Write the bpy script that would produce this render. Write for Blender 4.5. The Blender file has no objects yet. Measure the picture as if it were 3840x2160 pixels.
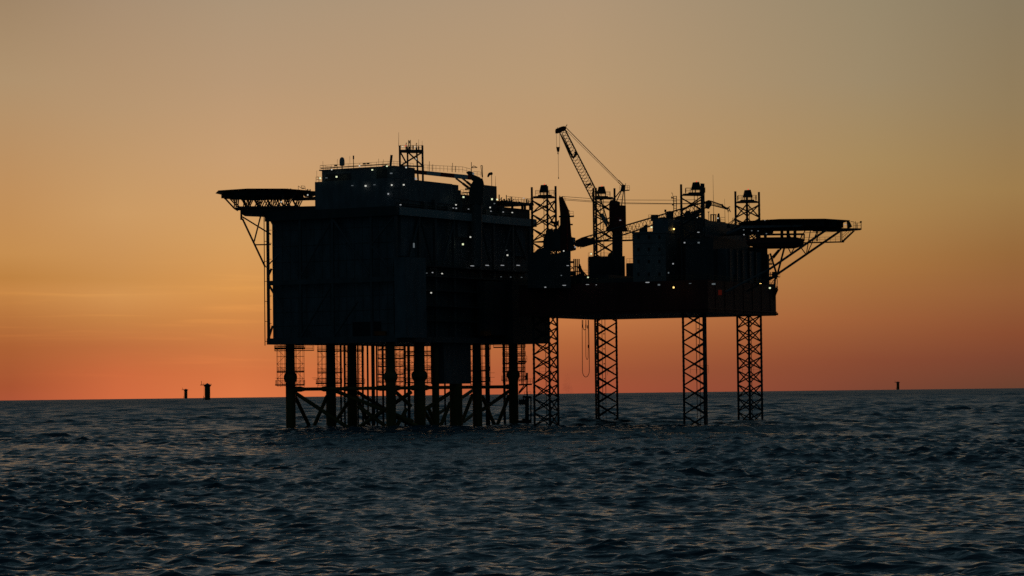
import bpy, math, random
import numpy as np
from mathutils import Vector, Matrix

random.seed(7)
scene = bpy.context.scene
COL = scene.collection
REARTH = 6.371e6

# ------------------------------------------------------------------ camera
F = 10667.0                      # focal length in pixels of a 3840 wide frame
EYE = 9.7
PITCH = math.radians(2.04)
ROLL = math.radians(0.692)
fwd = Vector((0, math.cos(PITCH), math.sin(PITCH)))
r0 = Vector((1, 0, 0))
u0 = Vector((0, -math.sin(PITCH), math.cos(PITCH)))
cr = r0 * math.cos(ROLL) - u0 * math.sin(ROLL)
cu = u0 * math.cos(ROLL) + r0 * math.sin(ROLL)
CAM = Vector((0, 0, EYE))
cd = bpy.data.cameras.new("camera")
cam = bpy.data.objects.new("camera", cd)
COL.objects.link(cam)
m = Matrix.Identity(4)
for i in range(3):
    m[i][0] = cr[i]; m[i][1] = cu[i]; m[i][2] = -fwd[i]; m[i][3] = CAM[i]
cam.matrix_world = m
cd.sensor_width = 36.0
cd.lens = 36.0 * F / 3840.0
cd.clip_start = 0.5
cd.clip_end = 60000
scene.camera = cam

def ray(px, py):
    return fwd + cr * ((px - 1920) / F) + cu * ((1080 - py) / F)
def W(px, py, Y):
    """the point at distance Y (metres out to sea) seen at photo position px, py"""
    d = ray(px, py)
    return CAM + d * (Y / d.y)
def onplane(px, py, p0, n):
    d = ray(px, py)
    return CAM + d * (n.dot(p0 - CAM) / n.dot(d))

# ------------------------------------------------------------------ colour / render settings
def lin(c):
    return tuple((v / 255 / 12.92) if v / 255 <= .04045 else ((v / 255 + .055) / 1.055) ** 2.4 for v in c)
scene.view_settings.view_transform = 'Standard'
scene.view_settings.look = 'None'
scene.view_settings.exposure = 0
scene.view_settings.gamma = 1
scene.view_settings.use_curve_mapping = False
scene.cycles.use_denoising = False
scene.cycles.max_bounces = 5
scene.cycles.sample_clamp_indirect = 2.0

# ------------------------------------------------------------------ world: dusk sky
world = bpy.data.worlds.new("World")
scene.world = world
world.use_nodes = True
nt = world.node_tree
N, L = nt.nodes, nt.links
N.clear()
def nd(t, **k):
    n = N.new(t)
    for a, b in k.items():
        setattr(n, a, b)
    return n
def mth(op, a, b=None, c=None, clamp=False):
    n = nd('ShaderNodeMath', operation=op, use_clamp=clamp)
    for i, v in enumerate((a, b, c)):
        if v is None: continue
        if isinstance(v, (int, float)): n.inputs[i].default_value = v
        else: L.new(v, n.inputs[i])
    return n.outputs[0]
def mapr(v, a, b, c=0.0, d=1.0, smooth=False):
    n = nd('ShaderNodeMapRange')
    n.interpolation_type = 'SMOOTHSTEP' if smooth else 'LINEAR'
    L.new(v, n.inputs[0])
    for i, x in enumerate((a, b, c, d)): n.inputs[i + 1].default_value = x
    return n.outputs[0]
def mixc(f, a, b, mode='MIX'):
    n = nd('ShaderNodeMix', data_type='RGBA', blend_type=mode)
    if isinstance(f, (int, float)): n.inputs[0].default_value = f
    else: L.new(f, n.inputs[0])
    for i, v in ((6, a), (7, b)):
        if isinstance(v, tuple): n.inputs[i].default_value = (*v, 1)
        else: L.new(v, n.inputs[i])
    return n.outputs[2]
def ramp(f, stops, interp='LINEAR'):
    n = nd('ShaderNodeValToRGB')
    cr_ = n.color_ramp
    cr_.interpolation = interp
    while len(cr_.elements) > 1: cr_.elements.remove(cr_.elements[-1])
    for i, (p, c) in enumerate(stops):
        e = cr_.elements[0] if i == 0 else cr_.elements.new(p)
        e.position = p; e.color = (*c, 1)
    L.new(f, n.inputs[0])
    return n.outputs[0]
tc = nd('ShaderNodeTexCoord')
nrm = nd('ShaderNodeVectorMath', operation='NORMALIZE')
L.new(tc.outputs['Generated'], nrm.inputs[0])
sep = nd('ShaderNodeSeparateXYZ')
L.new(nrm.outputs[0], sep.inputs[0])
el = mth('MULTIPLY', mth('ARCSINE', sep.outputs[2]), 180 / math.pi)
az = mth('MULTIPLY', mth('ARCTAN2', sep.outputs[0], sep.outputs[1]), 180 / math.pi)
# low sky: colour against height above the horizon, in six bearings
COLS = {
 40:  [(0,(160,134,104)),(300,(176,146,110)),(700,(192,144,93)),(950,(198,142,80)),(1040,(190,130,66)),(1090,(198,134,70)),(1180,(185,118,62)),(1300,(172,97,52)),(1450,(168,84,50)),(1500,(172,84,54))],
 440: [(0,(168,142,114)),(400,(184,150,112)),(800,(204,155,100)),(1050,(202,142,78)),(1110,(211,148,83)),(1200,(198,130,70)),(1300,(190,110,62)),(1400,(202,106,62)),(1495,(208,106,64))],
 900: [(0,(172,148,120)),(300,(184,152,118)),(600,(200,158,114)),(900,(212,158,96)),(1080,(216,150,80)),(1200,(208,135,72)),(1300,(205,122,68)),(1400,(212,116,66)),(1490,(222,120,70))],
 2150:[(0,(176,150,120)),(300,(184,153,116)),(700,(196,152,104)),(900,(198,148,92)),(1200,(192,118,68)),(1300,(176,100,58)),(1400,(163,86,55)),(1476,(166,82,56))],
 3280:[(0,(152,136,108)),(300,(158,138,106)),(600,(168,138,92)),(800,(172,132,80)),(1000,(168,116,64)),(1200,(156,94,56)),(1350,(135,74,50)),(1460,(122,68,50))],
 3800:[(0,(138,123,97)),(400,(147,125,90)),(710,(158,124,76)),(950,(150,104,58)),(1100,(148,94,55)),(1250,(136,76,48)),(1350,(122,68,48)),(1455,(106,64,47))],
}
elf = mapr(el, -1.0, 11.0)
low = None; pa = None
for px, st in COLS.items():
    stops = []
    for py, c in st:
        d = ray(px, py).normalized()
        stops.append(((math.degrees(math.asin(d.z)) + 1) / 12.0, lin(c)))
    stops.sort()
    # keep on falling above the frame
    p0, c0 = stops[-1]
    stops.append((1.0, tuple(v * k for v, k in zip(c0, (.80, .84, .90)))))
    d = ray(px, 1080)
    a = math.degrees(math.atan2(d.x, d.y))
    o = ramp(elf, stops)
    low = o if low is None else mixc(mapr(az, pa, a, smooth=False), low, o)
    pa = a
# thin streaks of cloud near the horizon
cmb = nd('ShaderNodeCombineXYZ')
L.new(mth('MULTIPLY', az, 0.28), cmb.inputs[0]); L.new(mth('MULTIPLY', mth('ADD', el, mth('MULTIPLY', az, .012)), 6.0), cmb.inputs[1])
cn = nd('ShaderNodeTexNoise'); cn.inputs['Scale'].default_value = 1.0; cn.inputs['Detail'].default_value = 4.0
cn.inputs['Distortion'].default_value = .4
L.new(cmb.outputs[0], cn.inputs['Vector'])
cm = mapr(cn.outputs[0], .5, .78, smooth=True)
cm = mth('MULTIPLY', cm, mth('MULTIPLY', mapr(el, .1, .9, smooth=True), mapr(el, 2.9, 1.6, smooth=True)))
cm = mth('MULTIPLY', cm, mapr(az, 2.0, -6.0, 0.12, 1.0))
low = mixc(cm, low, mixc(1.0, low, (1.13, 1.13, 1.08), 'MULTIPLY'))
# upper sky, front (afterglow) and back (deep dusk)
front = ramp(mapr(el, 8, 90), [(0, (.25, .225, .19)), (.05, (.12, .134, .14)), (.15, (.050, .086, .104)), (.4, (.029, .058, .075)), (.7, (.034, .042, .056)), (1, (.022, .03, .042))])
back = ramp(mapr(el, -2, 90), [(0, (.007, .015, .020)), (.1, (.007, .016, .021)), (.4, (.008, .018, .024)), (1, (.014, .025, .032))])
absaz = mth('ABSOLUTE', az)
fb = mapr(absaz, 10, 62, smooth=True)
sky_low = mixc(mapr(el, 7.6, 10.8, smooth=True), low, front)
sky = mixc(fb, sky_low, back)
bg = nd('ShaderNodeBackground')
L.new(sky, bg.inputs[0])
bg.inputs[1].default_value = 1.0
wo = nd('ShaderNodeOutputWorld')
L.new(bg.outputs[0], wo.inputs[0])
world.cycles.sampling_method = 'MANUAL'
world.cycles.sample_map_resolution = 1024

# ------------------------------------------------------------------ materials
def mat(name, col, rough=.6, metal=0.0, var=.25, scale=.6, emit=None, strength=0):
    mm = bpy.data.materials.new(name)
    mm.use_nodes = True
    t = mm.node_tree
    b = t.nodes['Principled BSDF']
    b.inputs['Roughness'].default_value = rough
    b.inputs['Metallic'].default_value = metal
    if emit:
        b.inputs['Base Color'].default_value = (*emit, 1)
        b.inputs['Emission Color'].default_value = (*emit, 1)
        b.inputs['Emission Strength'].default_value = strength
        return mm
    co = t.nodes.new('ShaderNodeTexCoord')
    mp = t.nodes.new('ShaderNodeMapping')
    mp.inputs['Scale'].default_value = (1, 1, .35)
    t.links.new(co.outputs['Object'], mp.inputs[0])
    no = t.nodes.new('ShaderNodeTexNoise')
    no.inputs['Scale'].default_value = scale
    no.inputs['Detail'].default_value = 6
    t.links.new(mp.outputs[0], no.inputs['Vector'])
    rp = t.nodes.new('ShaderNodeValToRGB')
    rp.color_ramp.elements[0].position = .3; rp.color_ramp.elements[1].position = .7
    rp.color_ramp.elements[0].color = (*[c * (1 - var) for c in col], 1)
    rp.color_ramp.elements[1].color = (*[min(1, c * (1 + var)) for c in col], 1)
    t.links.new(no.outputs[0], rp.inputs[0])
    t.links.new(rp.outputs[0], b.inputs['Base Color'])
    return mm

# ------------------------------------------------------------------ the sea
def build_sea():
    rows = [60.0]
    while rows[-1] < 11800:
        r = rows[-1]
        rows.append(r + max(.11, .00115 * r * max(1, (r / 600)) ** .27))
    R = np.array(rows)
    dr = np.gradient(R)
    fine = np.linspace(-11.6, 11.6, 1150)
    side = 11.6 + np.cumsum(np.geomspace(.025, 1.1, 110))
    A = np.radians(np.concatenate([-side[::-1], fine, side]))
    RR, AA = np.meshgrid(R, A, indexing='ij')
    X = RR * np.sin(AA); Y = RR * np.cos(AA)
    x0, y0 = X.copy(), Y.copy()
    Z = -RR ** 2 / (2 * REARTH)
    DR = np.maximum(dr[:, None], R[:, None] * np.gradient(A)[None, :])
    rng = np.random.default_rng(11)
    # a wind sea running in from the left front, peak length about 28 m, short crested
    lams = np.concatenate([np.geomspace(95, 50, 9), np.geomspace(40, 14, 14), np.geomspace(13, 6.2, 16), np.geomspace(6, 3, 26), np.geomspace(2.9, 1.6, 30), np.geomspace(1.55, .85, 30)])
    # gusts: patches where the short chop is higher or lower
    gust = np.ones_like(x0)
    for q in range(7):
        lg = rng.uniform(45, 260); tg = rng.uniform(0, 6.28)
        gust += .13 * np.sin(6.283 / lg * (x0 * math.cos(tg) + y0 * .6 * math.sin(tg)) + rng.uniform(0, 6.28))
    gust = np.clip(gust, .55, 1.5)
    for lam in lams:
        k = 2 * math.pi / lam
        spread = .35 if lam > 45 else .45 if lam > 13 else .60
        th = math.radians(-99) + rng.normal(0, spread)
        if lam > 45: steep = .012
        elif lam > 13.5: steep = .014
        elif lam > 6.1: steep = .018
        elif lam > 2.95: steep = .033
        elif lam > 1.58: steep = .050
        else: steep = .056
        amp = steep / k * rng.uniform(.6, 1.3)
        kx, ky = k * math.cos(th), k * math.sin(th)
        w = np.clip((lam / DR - 2.0) / 2.0, 0, 1)
        act = np.nonzero(w.max(axis=1) > 0)[0]
        if not len(act): continue
        n_ = act[-1] + 1
        w = w[:n_] * amp
        if lam < 13: w = w * gust[:n_]
        if 5 < lam < 45: w = w * np.clip(.72 + R[:n_, None] / 650, .7, 2.3)      # a fresher wind farther out
        ph = kx * x0[:n_] + ky * y0[:n_] + rng.uniform(0, 6.28)
        s, c = np.sin(ph), np.cos(ph)
        Z[:n_] += w * c
        X[:n_] -= .95 * w * math.cos(th) * s
        Y[:n_] -= .95 * w * math.sin(th) * s
    nr, nc = RR.shape
    co = np.stack([X, Y, Z], -1).reshape(-1, 3).astype(np.float32)
    i = np.arange(nr - 1)[:, None] * nc + np.arange(nc - 1)[None, :]
    q = np.stack([i, i + nc, i + nc + 1, i + 1], -1).reshape(-1, 4)
    # the rest of the sea, all round, lying a little lower under the waves
    rr2 = [0, 40, 120, 400, 1200, 4000, 11500]; n2 = 72
    base = len(co); ext = []
    for r in rr2:
        for j in range(n2):
            t = 2 * math.pi * j / n2
            ext.append((r * math.sin(t), r * math.cos(t), -2.6 - r * r / (2 * REARTH)))
    q2 = []
    for a in range(len(rr2) - 1):
        for j in range(n2):
            j2 = (j + 1) % n2
            q2.append((base + a * n2 + j, base + (a + 1) * n2 + j, base + (a + 1) * n2 + j2, base + a * n2 + j2))
    co = np.concatenate([co, np.array(ext, np.float32)])
    q = np.concatenate([q, np.array(q2, q.dtype)])
    # faces up
    me = bpy.data.meshes.new("sea")
    me.vertices.add(len(co)); me.vertices.foreach_set('co', co.ravel())
    me.loops.add(q.size); me.loops.foreach_set('vertex_index', q[:, ::-1].astype(np.int32).ravel())
    me.polygons.add(len(q)); me.polygons.foreach_set('loop_start', np.arange(0, q.size, 4, dtype=np.int32))
    me.polygons.foreach_set('use_smooth', np.ones(len(q), bool))
    me.update(calc_edges=True)
    o = bpy.data.objects.new("sea", me)
    COL.objects.link(o)
    o['kind'] = 'structure'
    o['label'] = 'dark choppy grey blue sea reaching to the horizon'
    mm = bpy.data.materials.new("sea_water"); mm.use_nodes = True
    t = mm.node_tree; b = t.nodes['Principled BSDF']
    b.inputs['Base Color'].default_value = (.02, .095, .13, 1)
    geo = t.nodes.new('ShaderNodeTexCoord'); ln = t.nodes.new('ShaderNodeVectorMath'); ln.operation = 'LENGTH'
    t.links.new(geo.outputs['Object'], ln.inputs[0])
    rr_ = t.nodes.new('ShaderNodeMapRange'); t.links.new(ln.outputs['Value'], rr_.inputs[0])
    # the farther out, the more of the ripples are finer than the mesh: they go into the roughness
    for i_, v_ in enumerate((120, 800, .10, .235)): rr_.inputs[i_ + 1].default_value = v_
    r2_ = t.nodes.new('ShaderNodeMapRange'); t.links.new(ln.outputs['Value'], r2_.inputs[0])
    for i_, v_ in enumerate((700, 3000, 0.0, .20)): r2_.inputs[i_ + 1].default_value = v_
    ad_ = t.nodes.new('ShaderNodeMath'); ad_.operation = 'ADD'
    t.links.new(rr_.outputs[0], ad_.inputs[0]); t.links.new(r2_.outputs[0], ad_.inputs[1])
    t.links.new(ad_.outputs[0], b.inputs['Roughness'])
    b.inputs['IOR'].default_value = 1.333
    tcx = t.nodes.new('ShaderNodeTexCoord')
    prev = None
    for sc, dist, det, stx in ((.5, .5, 2, .5), (2.2, .11, 2, .6)):
        mp = t.nodes.new('ShaderNodeMapping'); mp.inputs['Scale'].default_value = (sc * stx, sc, sc)
        mp.inputs['Rotation'].default_value = (0, 0, math.radians(12))
        t.links.new(tcx.outputs['Object'], mp.inputs[0])
        n = t.nodes.new('ShaderNodeTexNoise'); n.inputs['Scale'].default_value = 1.0
        n.inputs['Detail'].default_value = det; n.inputs['Roughness'].default_value = .55
        t.links.new(mp.outputs[0], n.inputs['Vector'])
        bp = t.nodes.new('ShaderNodeBump'); bp.inputs['Distance'].default_value = dist
        bp.inputs['Strength'].default_value = 1.0
        t.links.new(n.outputs[0], bp.inputs['Height'])
        if prev: t.links.new(prev, bp.inputs['Normal'])
        prev = bp.outputs[0]
    t.links.new(prev, b.inputs['Normal'])
    me.materials.append(mm)
    return o
build_sea()

# ================================================================== mesh helpers
class MB:
    """collects shapes in world coordinates, to be linked as one mesh object"""
    def __init__(s): s.v = []; s.f = []
    def add(s, vs, fs):
        b = len(s.v); s.v += [tuple(v) for v in vs]; s.f += [tuple(b + i for i in f) for f in fs]
        return s
    def bar(s, p, q, r, n=6, r2=None):
        p = Vector(p); q = Vector(q); d = q - p
        if d.length < 1e-6: return s
        d.normalize(); r2 = r if r2 is None else r2
        u = d.cross(Vector((0, 0, 1)) if abs(d.z) < .9 else Vector((0, 1, 0))).normalized(); w = d.cross(u)
        vs = []
        for c, rr in ((p, r), (q, r2)):
            for k in range(n):
                a = 2 * math.pi * (k + .5) / n
                vs.append(c + u * (math.cos(a) * rr) + w * (math.sin(a) * rr))
        fs = [(k, (k + 1) % n, n + (k + 1) % n, n + k) for k in range(n)]
        fs += [tuple(range(n - 1, -1, -1)), tuple(range(n, 2 * n))]
        return s.add(vs, fs)
    def path(s, pts, r, n=5):
        for a, b in zip(pts[:-1], pts[1:]): s.bar(a, b, r, n)
        return s
    def hexa(s, c):
        """eight corners: bottom four in order, top four in order"""
        return s.add(c, [(3, 2, 1, 0), (4, 5, 6, 7), (0, 1, 5, 4), (1, 2, 6, 5), (2, 3, 7, 6), (3, 0, 4, 7)])
    def box(s, c, sx, sy, sz, rz=0.0):
        c = Vector(c); ca, sa = math.cos(rz), math.sin(rz); vs = []
        for z in (-sz / 2, sz / 2):
            for x, y in ((-1, -1), (1, -1), (1, 1), (-1, 1)):
                x *= sx / 2; y *= sy / 2
                vs.append(c + Vector((x * ca - y * sa, x * sa + y * ca, z)))
        return s.hexa(vs)
    def prism(s, pts, off):
        """closed outline swept along off"""
        n = len(pts); off = Vector(off)
        vs = [Vector(p) for p in pts] + [Vector(p) + off for p in pts]
        fs = [tuple(range(n)), tuple(range(2 * n - 1, n - 1, -1))]
        fs += [(k, k + n, (k + 1) % n + n, (k + 1) % n) for k in range(n)]
        return s.add(vs, fs)
    def vprism(s, pix, Y, th):
        """outline given at photo positions, standing at distance Y, th metres thick in depth"""
        return s.prism([W(x, y, Y - th / 2) for x, y in pix], (0, th, 0))
    def lathe(s, c, prof, n=16, axis=None):
        c = Vector(c); b = len(s.v); vs = []; fs = []
        for r, z in prof:
            for k in range(n):
                a = 2 * math.pi * k / n
                vs.append(c + Vector((r * math.cos(a), r * math.sin(a), z)))
        for i in range(len(prof) - 1):
            for k in range(n):
                k2 = (k + 1) % n
                fs.append((i * n + k, i * n + k2, (i + 1) * n + k2, (i + 1) * n + k))
        fs.append(tuple(range(n - 1, -1, -1))); fs.append(tuple(range((len(prof) - 1) * n, len(prof) * n)))
        return s.add(vs, fs)
    def rail(s, pts, h=1.1, step=1.5, r=.04):
        """posts, a top rail and a knee rail along a run of floor points"""
        up = Vector((0, 0, 1))
        for p, q in zip(pts[:-1], pts[1:]):
            p = Vector(p); q = Vector(q); n = max(1, int(round((q - p).length / step)))
            for k in range(n + 1):
                a = p.lerp(q, k / n); s.bar(a, a + up * h, r, 4)
            s.bar(p + up * h, q + up * h, r, 4); s.bar(p + up * h * .5, q + up * h * .5, r * .8, 4)
        return s
    def lattice(s, A, B, rc, rl, bays, skip=()):
        """four chords from the four points A to the four points B, with zig-zag lacing on the four sides"""
        for a, b in zip(A, B): s.bar(a, b, rc, 6)
        for k in range(4):
            a0, b0, a1, b1 = Vector(A[k]), Vector(B[k]), Vector(A[(k + 1) % 4]), Vector(B[(k + 1) % 4])
            for i in range(bays):
                t0, t1 = i / bays, (i + 1) / bays
                if i % 2: s.bar(a0.lerp(b0, t0), a1.lerp(b1, t1), rl, 4)
                else: s.bar(a1.lerp(b1, t0), a0.lerp(b0, t1), rl, 4)
        return s
    def obj(s, name, material, root=None, parent=None, base=None):
        org = Vector(root.location) if root else Vector(base or (0, 0, 0))
        me = bpy.data.meshes.new(name)
        me.from_pydata([tuple(Vector(v) - org) for v in s.v], [], s.f)
        me.update()
        o = bpy.data.objects.new(name, me)
        COL.objects.link(o)
        me.materials.append(material)
        if root: o.parent = parent or root
        else: o.location = org
        return o

def tag(o, label, cat, group=None):
    o['label'] = label; o['category'] = cat
    if group: o['group'] = group
    return o
def thing(name, loc, label, cat, group=None):
    o = bpy.data.objects.new(name, None)
    o.empty_display_size = 1
    o.location = loc
    COL.objects.link(o)
    return tag(o, label, cat, group)
def copy_tree(o, parent=None):
    c = o.copy(); COL.objects.link(c)
    if parent: c.parent = parent
    for ch in [x for x in o.children]: copy_tree(ch, c)
    return c
V = Vector

# ------------------------------------------------------------------ materials
M = dict(
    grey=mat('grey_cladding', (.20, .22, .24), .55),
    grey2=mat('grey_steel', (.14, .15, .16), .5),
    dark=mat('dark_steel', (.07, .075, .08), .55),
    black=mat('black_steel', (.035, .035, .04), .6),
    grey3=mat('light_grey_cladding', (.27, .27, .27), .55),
    pale=mat('pale_paint', (.42, .44, .46), .5, var=.12),
    white=mat('white_paint', (.80, .80, .80), .45, var=.1),
    red=mat('red_paint', (.55, .05, .03), .5),
    maroon=mat('dark_red_paint', (.16, .030, .022), .55),
    hull=mat('hull_red', (.15, .032, .025), .6, scale=.2),
    yellow=mat('yellow_paint', (.20, .135, .03), .55),
    rail=mat('rail_paint', (.22, .17, .07), .5),
    wire=mat('wire_rope', (.06, .055, .05), .5),
    glass=mat('dark_glass', (.012, .014, .016), .5),
    orange=mat('orange_paint', (.5, .12, .02), .5),
    hose=mat('black_hose', (.02, .02, .02), .5),
    lamp=mat('lamp_white', (1, 1, 1), emit=(1.0, .98, .86), strength=.62),
    lampg=mat('lamp_green_white', (1, 1, 1), emit=(.93, 1.0, .62), strength=.95),
    lampw=mat('lamp_warm', (1, 1, 1), emit=(1.0, .62, .18), strength=2.6),
    tube=mat('lamp_tube', (1, 1, 1), emit=(.95, .97, 1.0), strength=.30),
    dim=mat('lamp_dim', (1, 1, 1), emit=(.85, .95, 1.0), strength=.11),
    redd=mat('dim_red_glow', (1, 1, 1), emit=(1.0, .08, .03), strength=.028),
    redl=mat('lamp_red', (1, 1, 1), emit=(1.0, .06, .05), strength=1.0),
)

# ================================================================== the converter platform: its own axes
TH = math.radians(29.5)
ax = V((-math.cos(TH), math.sin(TH), 0))     # along the left face, away from the near corner
bx = V((math.sin(TH), math.cos(TH), 0))      # along the right face, away from the near corner
C0 = W(1490, 1290, 715); C0.z = 0
def Lp(s, t, z): return C0 + ax * s + bx * t + V((0, 0, z))
def WA(px, py, t=0.0): return onplane(px, py, C0 + bx * t, bx)      # on a plane parallel to the left face
def WB(px, py, s=0.0): return onplane(px, py, C0 + ax * s, ax)      # on a plane parallel to the right face
def sA(px, py, t=0.0): return (WA(px, py, t) - C0).dot(ax)
def tB(px, py, s=0.0): return (WB(px, py, s) - C0).dot(bx)
def lbox(mb, s0, s1, t0, t1, z0, z1):
    return mb.hexa([Lp(s0, t0, z0), Lp(s0, t1, z0), Lp(s1, t1, z0), Lp(s1, t0, z0), Lp(s0, t0, z1), Lp(s0, t1, z1), Lp(s1, t1, z1), Lp(s1, t0, z1)])
ZB = WA(1003, 1291).z            # underside of the topside
ZD = WA(1485, 772).z             # main weather deck
SL = sA(1003, 1291)              # length of the left face
TR = 72.0                        # length of the right face

plat = thing('converter_platform', Lp(SL / 2, TR / 2, ZB), 'huge dark box topped with modules, standing on thick legs beside the jack-up rig', 'platform')
def P(mb, name, material, parent=None): return mb.obj(name, material, plat, parent)

mb = MB()                        # enclosing walls, set back 2 m behind the frame
TW_ = tB(1980, 900, 2.2); lbox(mb, 2.2, SL - .4, 2.0, TW_, ZB + .05, ZD - 2.2)
wall = P(mb, 'wall', M['grey'])
mb = MB()                        # horizontal ribs of the cladding
for py in (857, 916, 977, 1112, 1166, 1218):
    z = WA(1250, py, 2).z
    lbox(mb, 2.6, SL - .8, 1.9, 2.02, z - .06, z + .06)
for s in np.arange(4, SL - 1, 2.45):
    lbox(mb, s - .04, s + .04, 1.93, 2.01, ZB + 1, ZD - 2.4)
P(mb, 'cladding_rib', M['grey2'], wall)
zt0, zt1 = ZD - 2.3, ZD
mb = MB(); lbox(mb, -.3, SL + .3, -.3, .6, zt0, zt1); lbox(mb, -.3, SL + .3, .6, TR, zt0 + .4, zt1 - .05); lbox(mb, SL - .5, SL + .3, .6, TR, zt0, zt1)
P(mb, 'weather_deck', M['dark'])
mb = MB(); lbox(mb, -.6, .3, .9, TR, ZD - 2.2, ZD - .2)
P(mb, 'deck_edge_beam', M['pale'])  # pale colour stands in for the light this beam catches
zm = WA(1250, 1051).z
mb = MB(); lbox(mb, 0, SL, 0, .7, zm - .75, zm + .45); P(mb, 'middle_beam', M['grey2'])
mb = MB(); lbox(mb, 0, SL + .2, 0, 2.2, ZB - .1, ZB + 1.5); lbox(mb, 0, 2, 2.2, TR, ZB - .1, ZB + 1.3); lbox(mb, SL - 1.5, SL + .2, 2.2, TR, ZB - .1, ZB + 1.5); lbox(mb, 2, SL - 1.5, TR - 2, TR, ZB - .1, ZB + 1.3)
lbox(mb, 2, SL - 1.5, 2.2, TR - 2, ZB + .5, ZB + 1.0)
P(mb, 'bottom_deck', M['grey2'])
for px in (1003, 1125, 1246, 1391, 1484):      # columns of the left face frame
    s = sA(px, 1050); mb = MB(); lbox(mb, s - .3, s + .3, .05, .65, ZB + 1.5, ZD - 2.3)
    P(mb, 'column', M['grey2'])
for (x0, y0, x1, y1) in ((1241, 830, 1130, 1032), (1249, 823, 1386, 1030), (1477, 812, 1394, 916), (1394, 924, 1479, 1030), (1008, 1067, 1119, 1262),
                         (1240, 1075, 1129, 1264), (1342, 1129, 1253, 1262), (1008, 812, 1030, 852), (1030, 845, 1118, 1030), (1008, 1030, 1018, 1008), (1008, 1268, 1022, 1222)):
    P(MB().bar(WA(x0, y0, .3), WA(x1, y1, .3), .3, 8), 'diagonal_brace', M['grey2'])
mb = MB()                                      # ladder rungs between corner column and wall
for py in (863, 912, 972, 1110, 1160, 1213): P(MB().bar(WA(1003, py, .5), WA(1018, py, 1.9), .07), 'wall_tie', M['dark'])
mb = MB(); mb.path([WA(990, 788, -.6), WA(994, 1296, -.6)], .12)
for py in range(830, 1296, 75): mb.bar(WA(993, py, -.6), WA(1002, py, .1), .08)
P(mb, 'drain_pipe', M['dark'])
# right face: open frame of columns and braces in front of a set-back mass
for px in (1576, 1636, 1706, 1803, 1855, 1927, 1991):
    t = tB(px, 1000); mb = MB(); lbox(mb, .0, .7, t - .45, t + .45, ZB + 1.3, ZD - 2.2); P(mb, 'column', M['grey2'])
for (x0, y0, x1, y1) in ((1580, 830, 1626, 1010), (1702, 830, 1660, 990), (1806, 840, 1838, 990), (1914, 850, 1880, 990), (1932, 858, 1972, 975), (1568, 830, 1530, 1000)):
    P(MB().bar(WB(x0, y0, .35), WB(x1, y1, .35), .35, 8), 'diagonal_brace', M['grey2'])
mb = MB()
for x0, x1, y0, y1 in ((1716, 1800, 816, 888), (1932, 1984, 838, 960), (1502, 1560, 800, 960)):
    t0, t1 = tB(x0, y0, 1), tB(x1, y1, 1); z1, z0 = WB(x0, y0, 1).z, WB(x0, y1, 1).z
    mb = MB(); lbox(mb, 1.0, 2.2, t0, t1, z0, z1); P(mb, 'wall_panel', M['grey'])
for py in (1003, 1040, 1092, 1150, 1205):      # open decks on the right side
    z = WB(1700, py).z; mb = MB(); lbox(mb, -.9, 2.2, 12, TR - 2, z - .2, z + .15)
    d = P(mb, 'side_deck', M['dark'])
    P(MB().rail([Lp(-.85, 12, z + .15), Lp(-.85, TR - 2, z + .15)], 1.1, 2.2, .03), 'railing', M['rail'], d)
mb = MB(); lbox(mb, -3.2, 0, tB(1497, 1000, -1.5), 9, WB(1560, 1268).z, WB(1500, 966).z); P(mb, 'stair_enclosure', M['grey'])
mb = MB(); lbox(mb, -4.0, -.05, 52, TR - .5, ZB - .05, WB(1900, 1050).z); P(mb, 'side_module', M['dark'])
mb = MB(); lbox(mb, -2.4, -.05, 40, 51.9, ZB + 2, WB(1900, 1060).z); P(mb, 'side_module', M['dark'])
for (x0, x1, y0, y1) in ((1814, 1842, 1240, 1258), (1392, 1445, 1242, 1258)):
    mb = MB()
    if x0 > 1500: mb.prism([WB(x0, y0, -2.6), WB(x1, y0, -2.6), WB(x1, y1, -2.6), WB(x0, y1, -2.6)], ax * 1.0)
    else: mb.prism([WA(x0, y0, 1.4), WA(x1, y0, 1.4), WA(x1, y1, 1.4), WA(x0, y1, 1.4)], bx * .8)
    P(mb, 'orange_container', M['orange'])
mb = MB(); lbox(mb, 6, 14.5, 1.85, 2.05, WA(1400, 1262, 2).z, WA(1400, 1206, 2).z); P(mb, 'dark_opening', M['black'])
# ---- roof modules
z2 = WA(1184, 683, 2).z; s2 = sA(1184, 700, 2)
mb = MB(); lbox(mb, 1.2, s2, 1.6, 30, ZD - .1, z2); P(mb, 'roof_module', M['grey'])
z3 = WA(1204, 641, 3).z; s3 = sA(1207, 660, 3); t3 = tB(1556, 665, 2.0)
mb = MB(); lbox(mb, 2.0, s3, 3.0, t3, z2, z3); lbox(mb, 2.0, s3 + .6, 2.6, t3, z3, z3 + .25); m3 = P(mb, 'roof_module', M['grey'])
mb = MB(); lbox(mb, sA(1314, 660, 3), sA(1222, 660, 3), 2.9, 3.02, z3 - 3.4, z3 - 1.0); P(mb, 'louvre', M['dark'], m3)
mb = MB(); lbox(mb, 4.4, 7.5, 2.9, 3.02, z3 - 3, z3 - .5); P(mb, 'louvre', M['dark'], m3)
t4 = tB(1719, 700, 1.5); z4 = WB(1556, 676, 1.5).z
mb = MB(); lbox(mb, 1.5, 16, t3, t4, ZD, z4); lbox(mb, 1.5, 14, t4, t4 + 1.3, ZD, z4 - 1.3); m4 = P(mb, 'roof_module', M['grey'])
mb = MB()
for t in np.arange(t3 + 1, t4, 2.2): lbox(mb, 1.42, 1.5, t - .05, t + .05, ZD + .5, z4 - .2)
P(mb, 'cladding_rib', M['grey2'], m4)
t5, t6, t7 = tB(1722, 740, 3), tB(1811, 700, 3), tB(1863, 740, 3)
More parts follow.
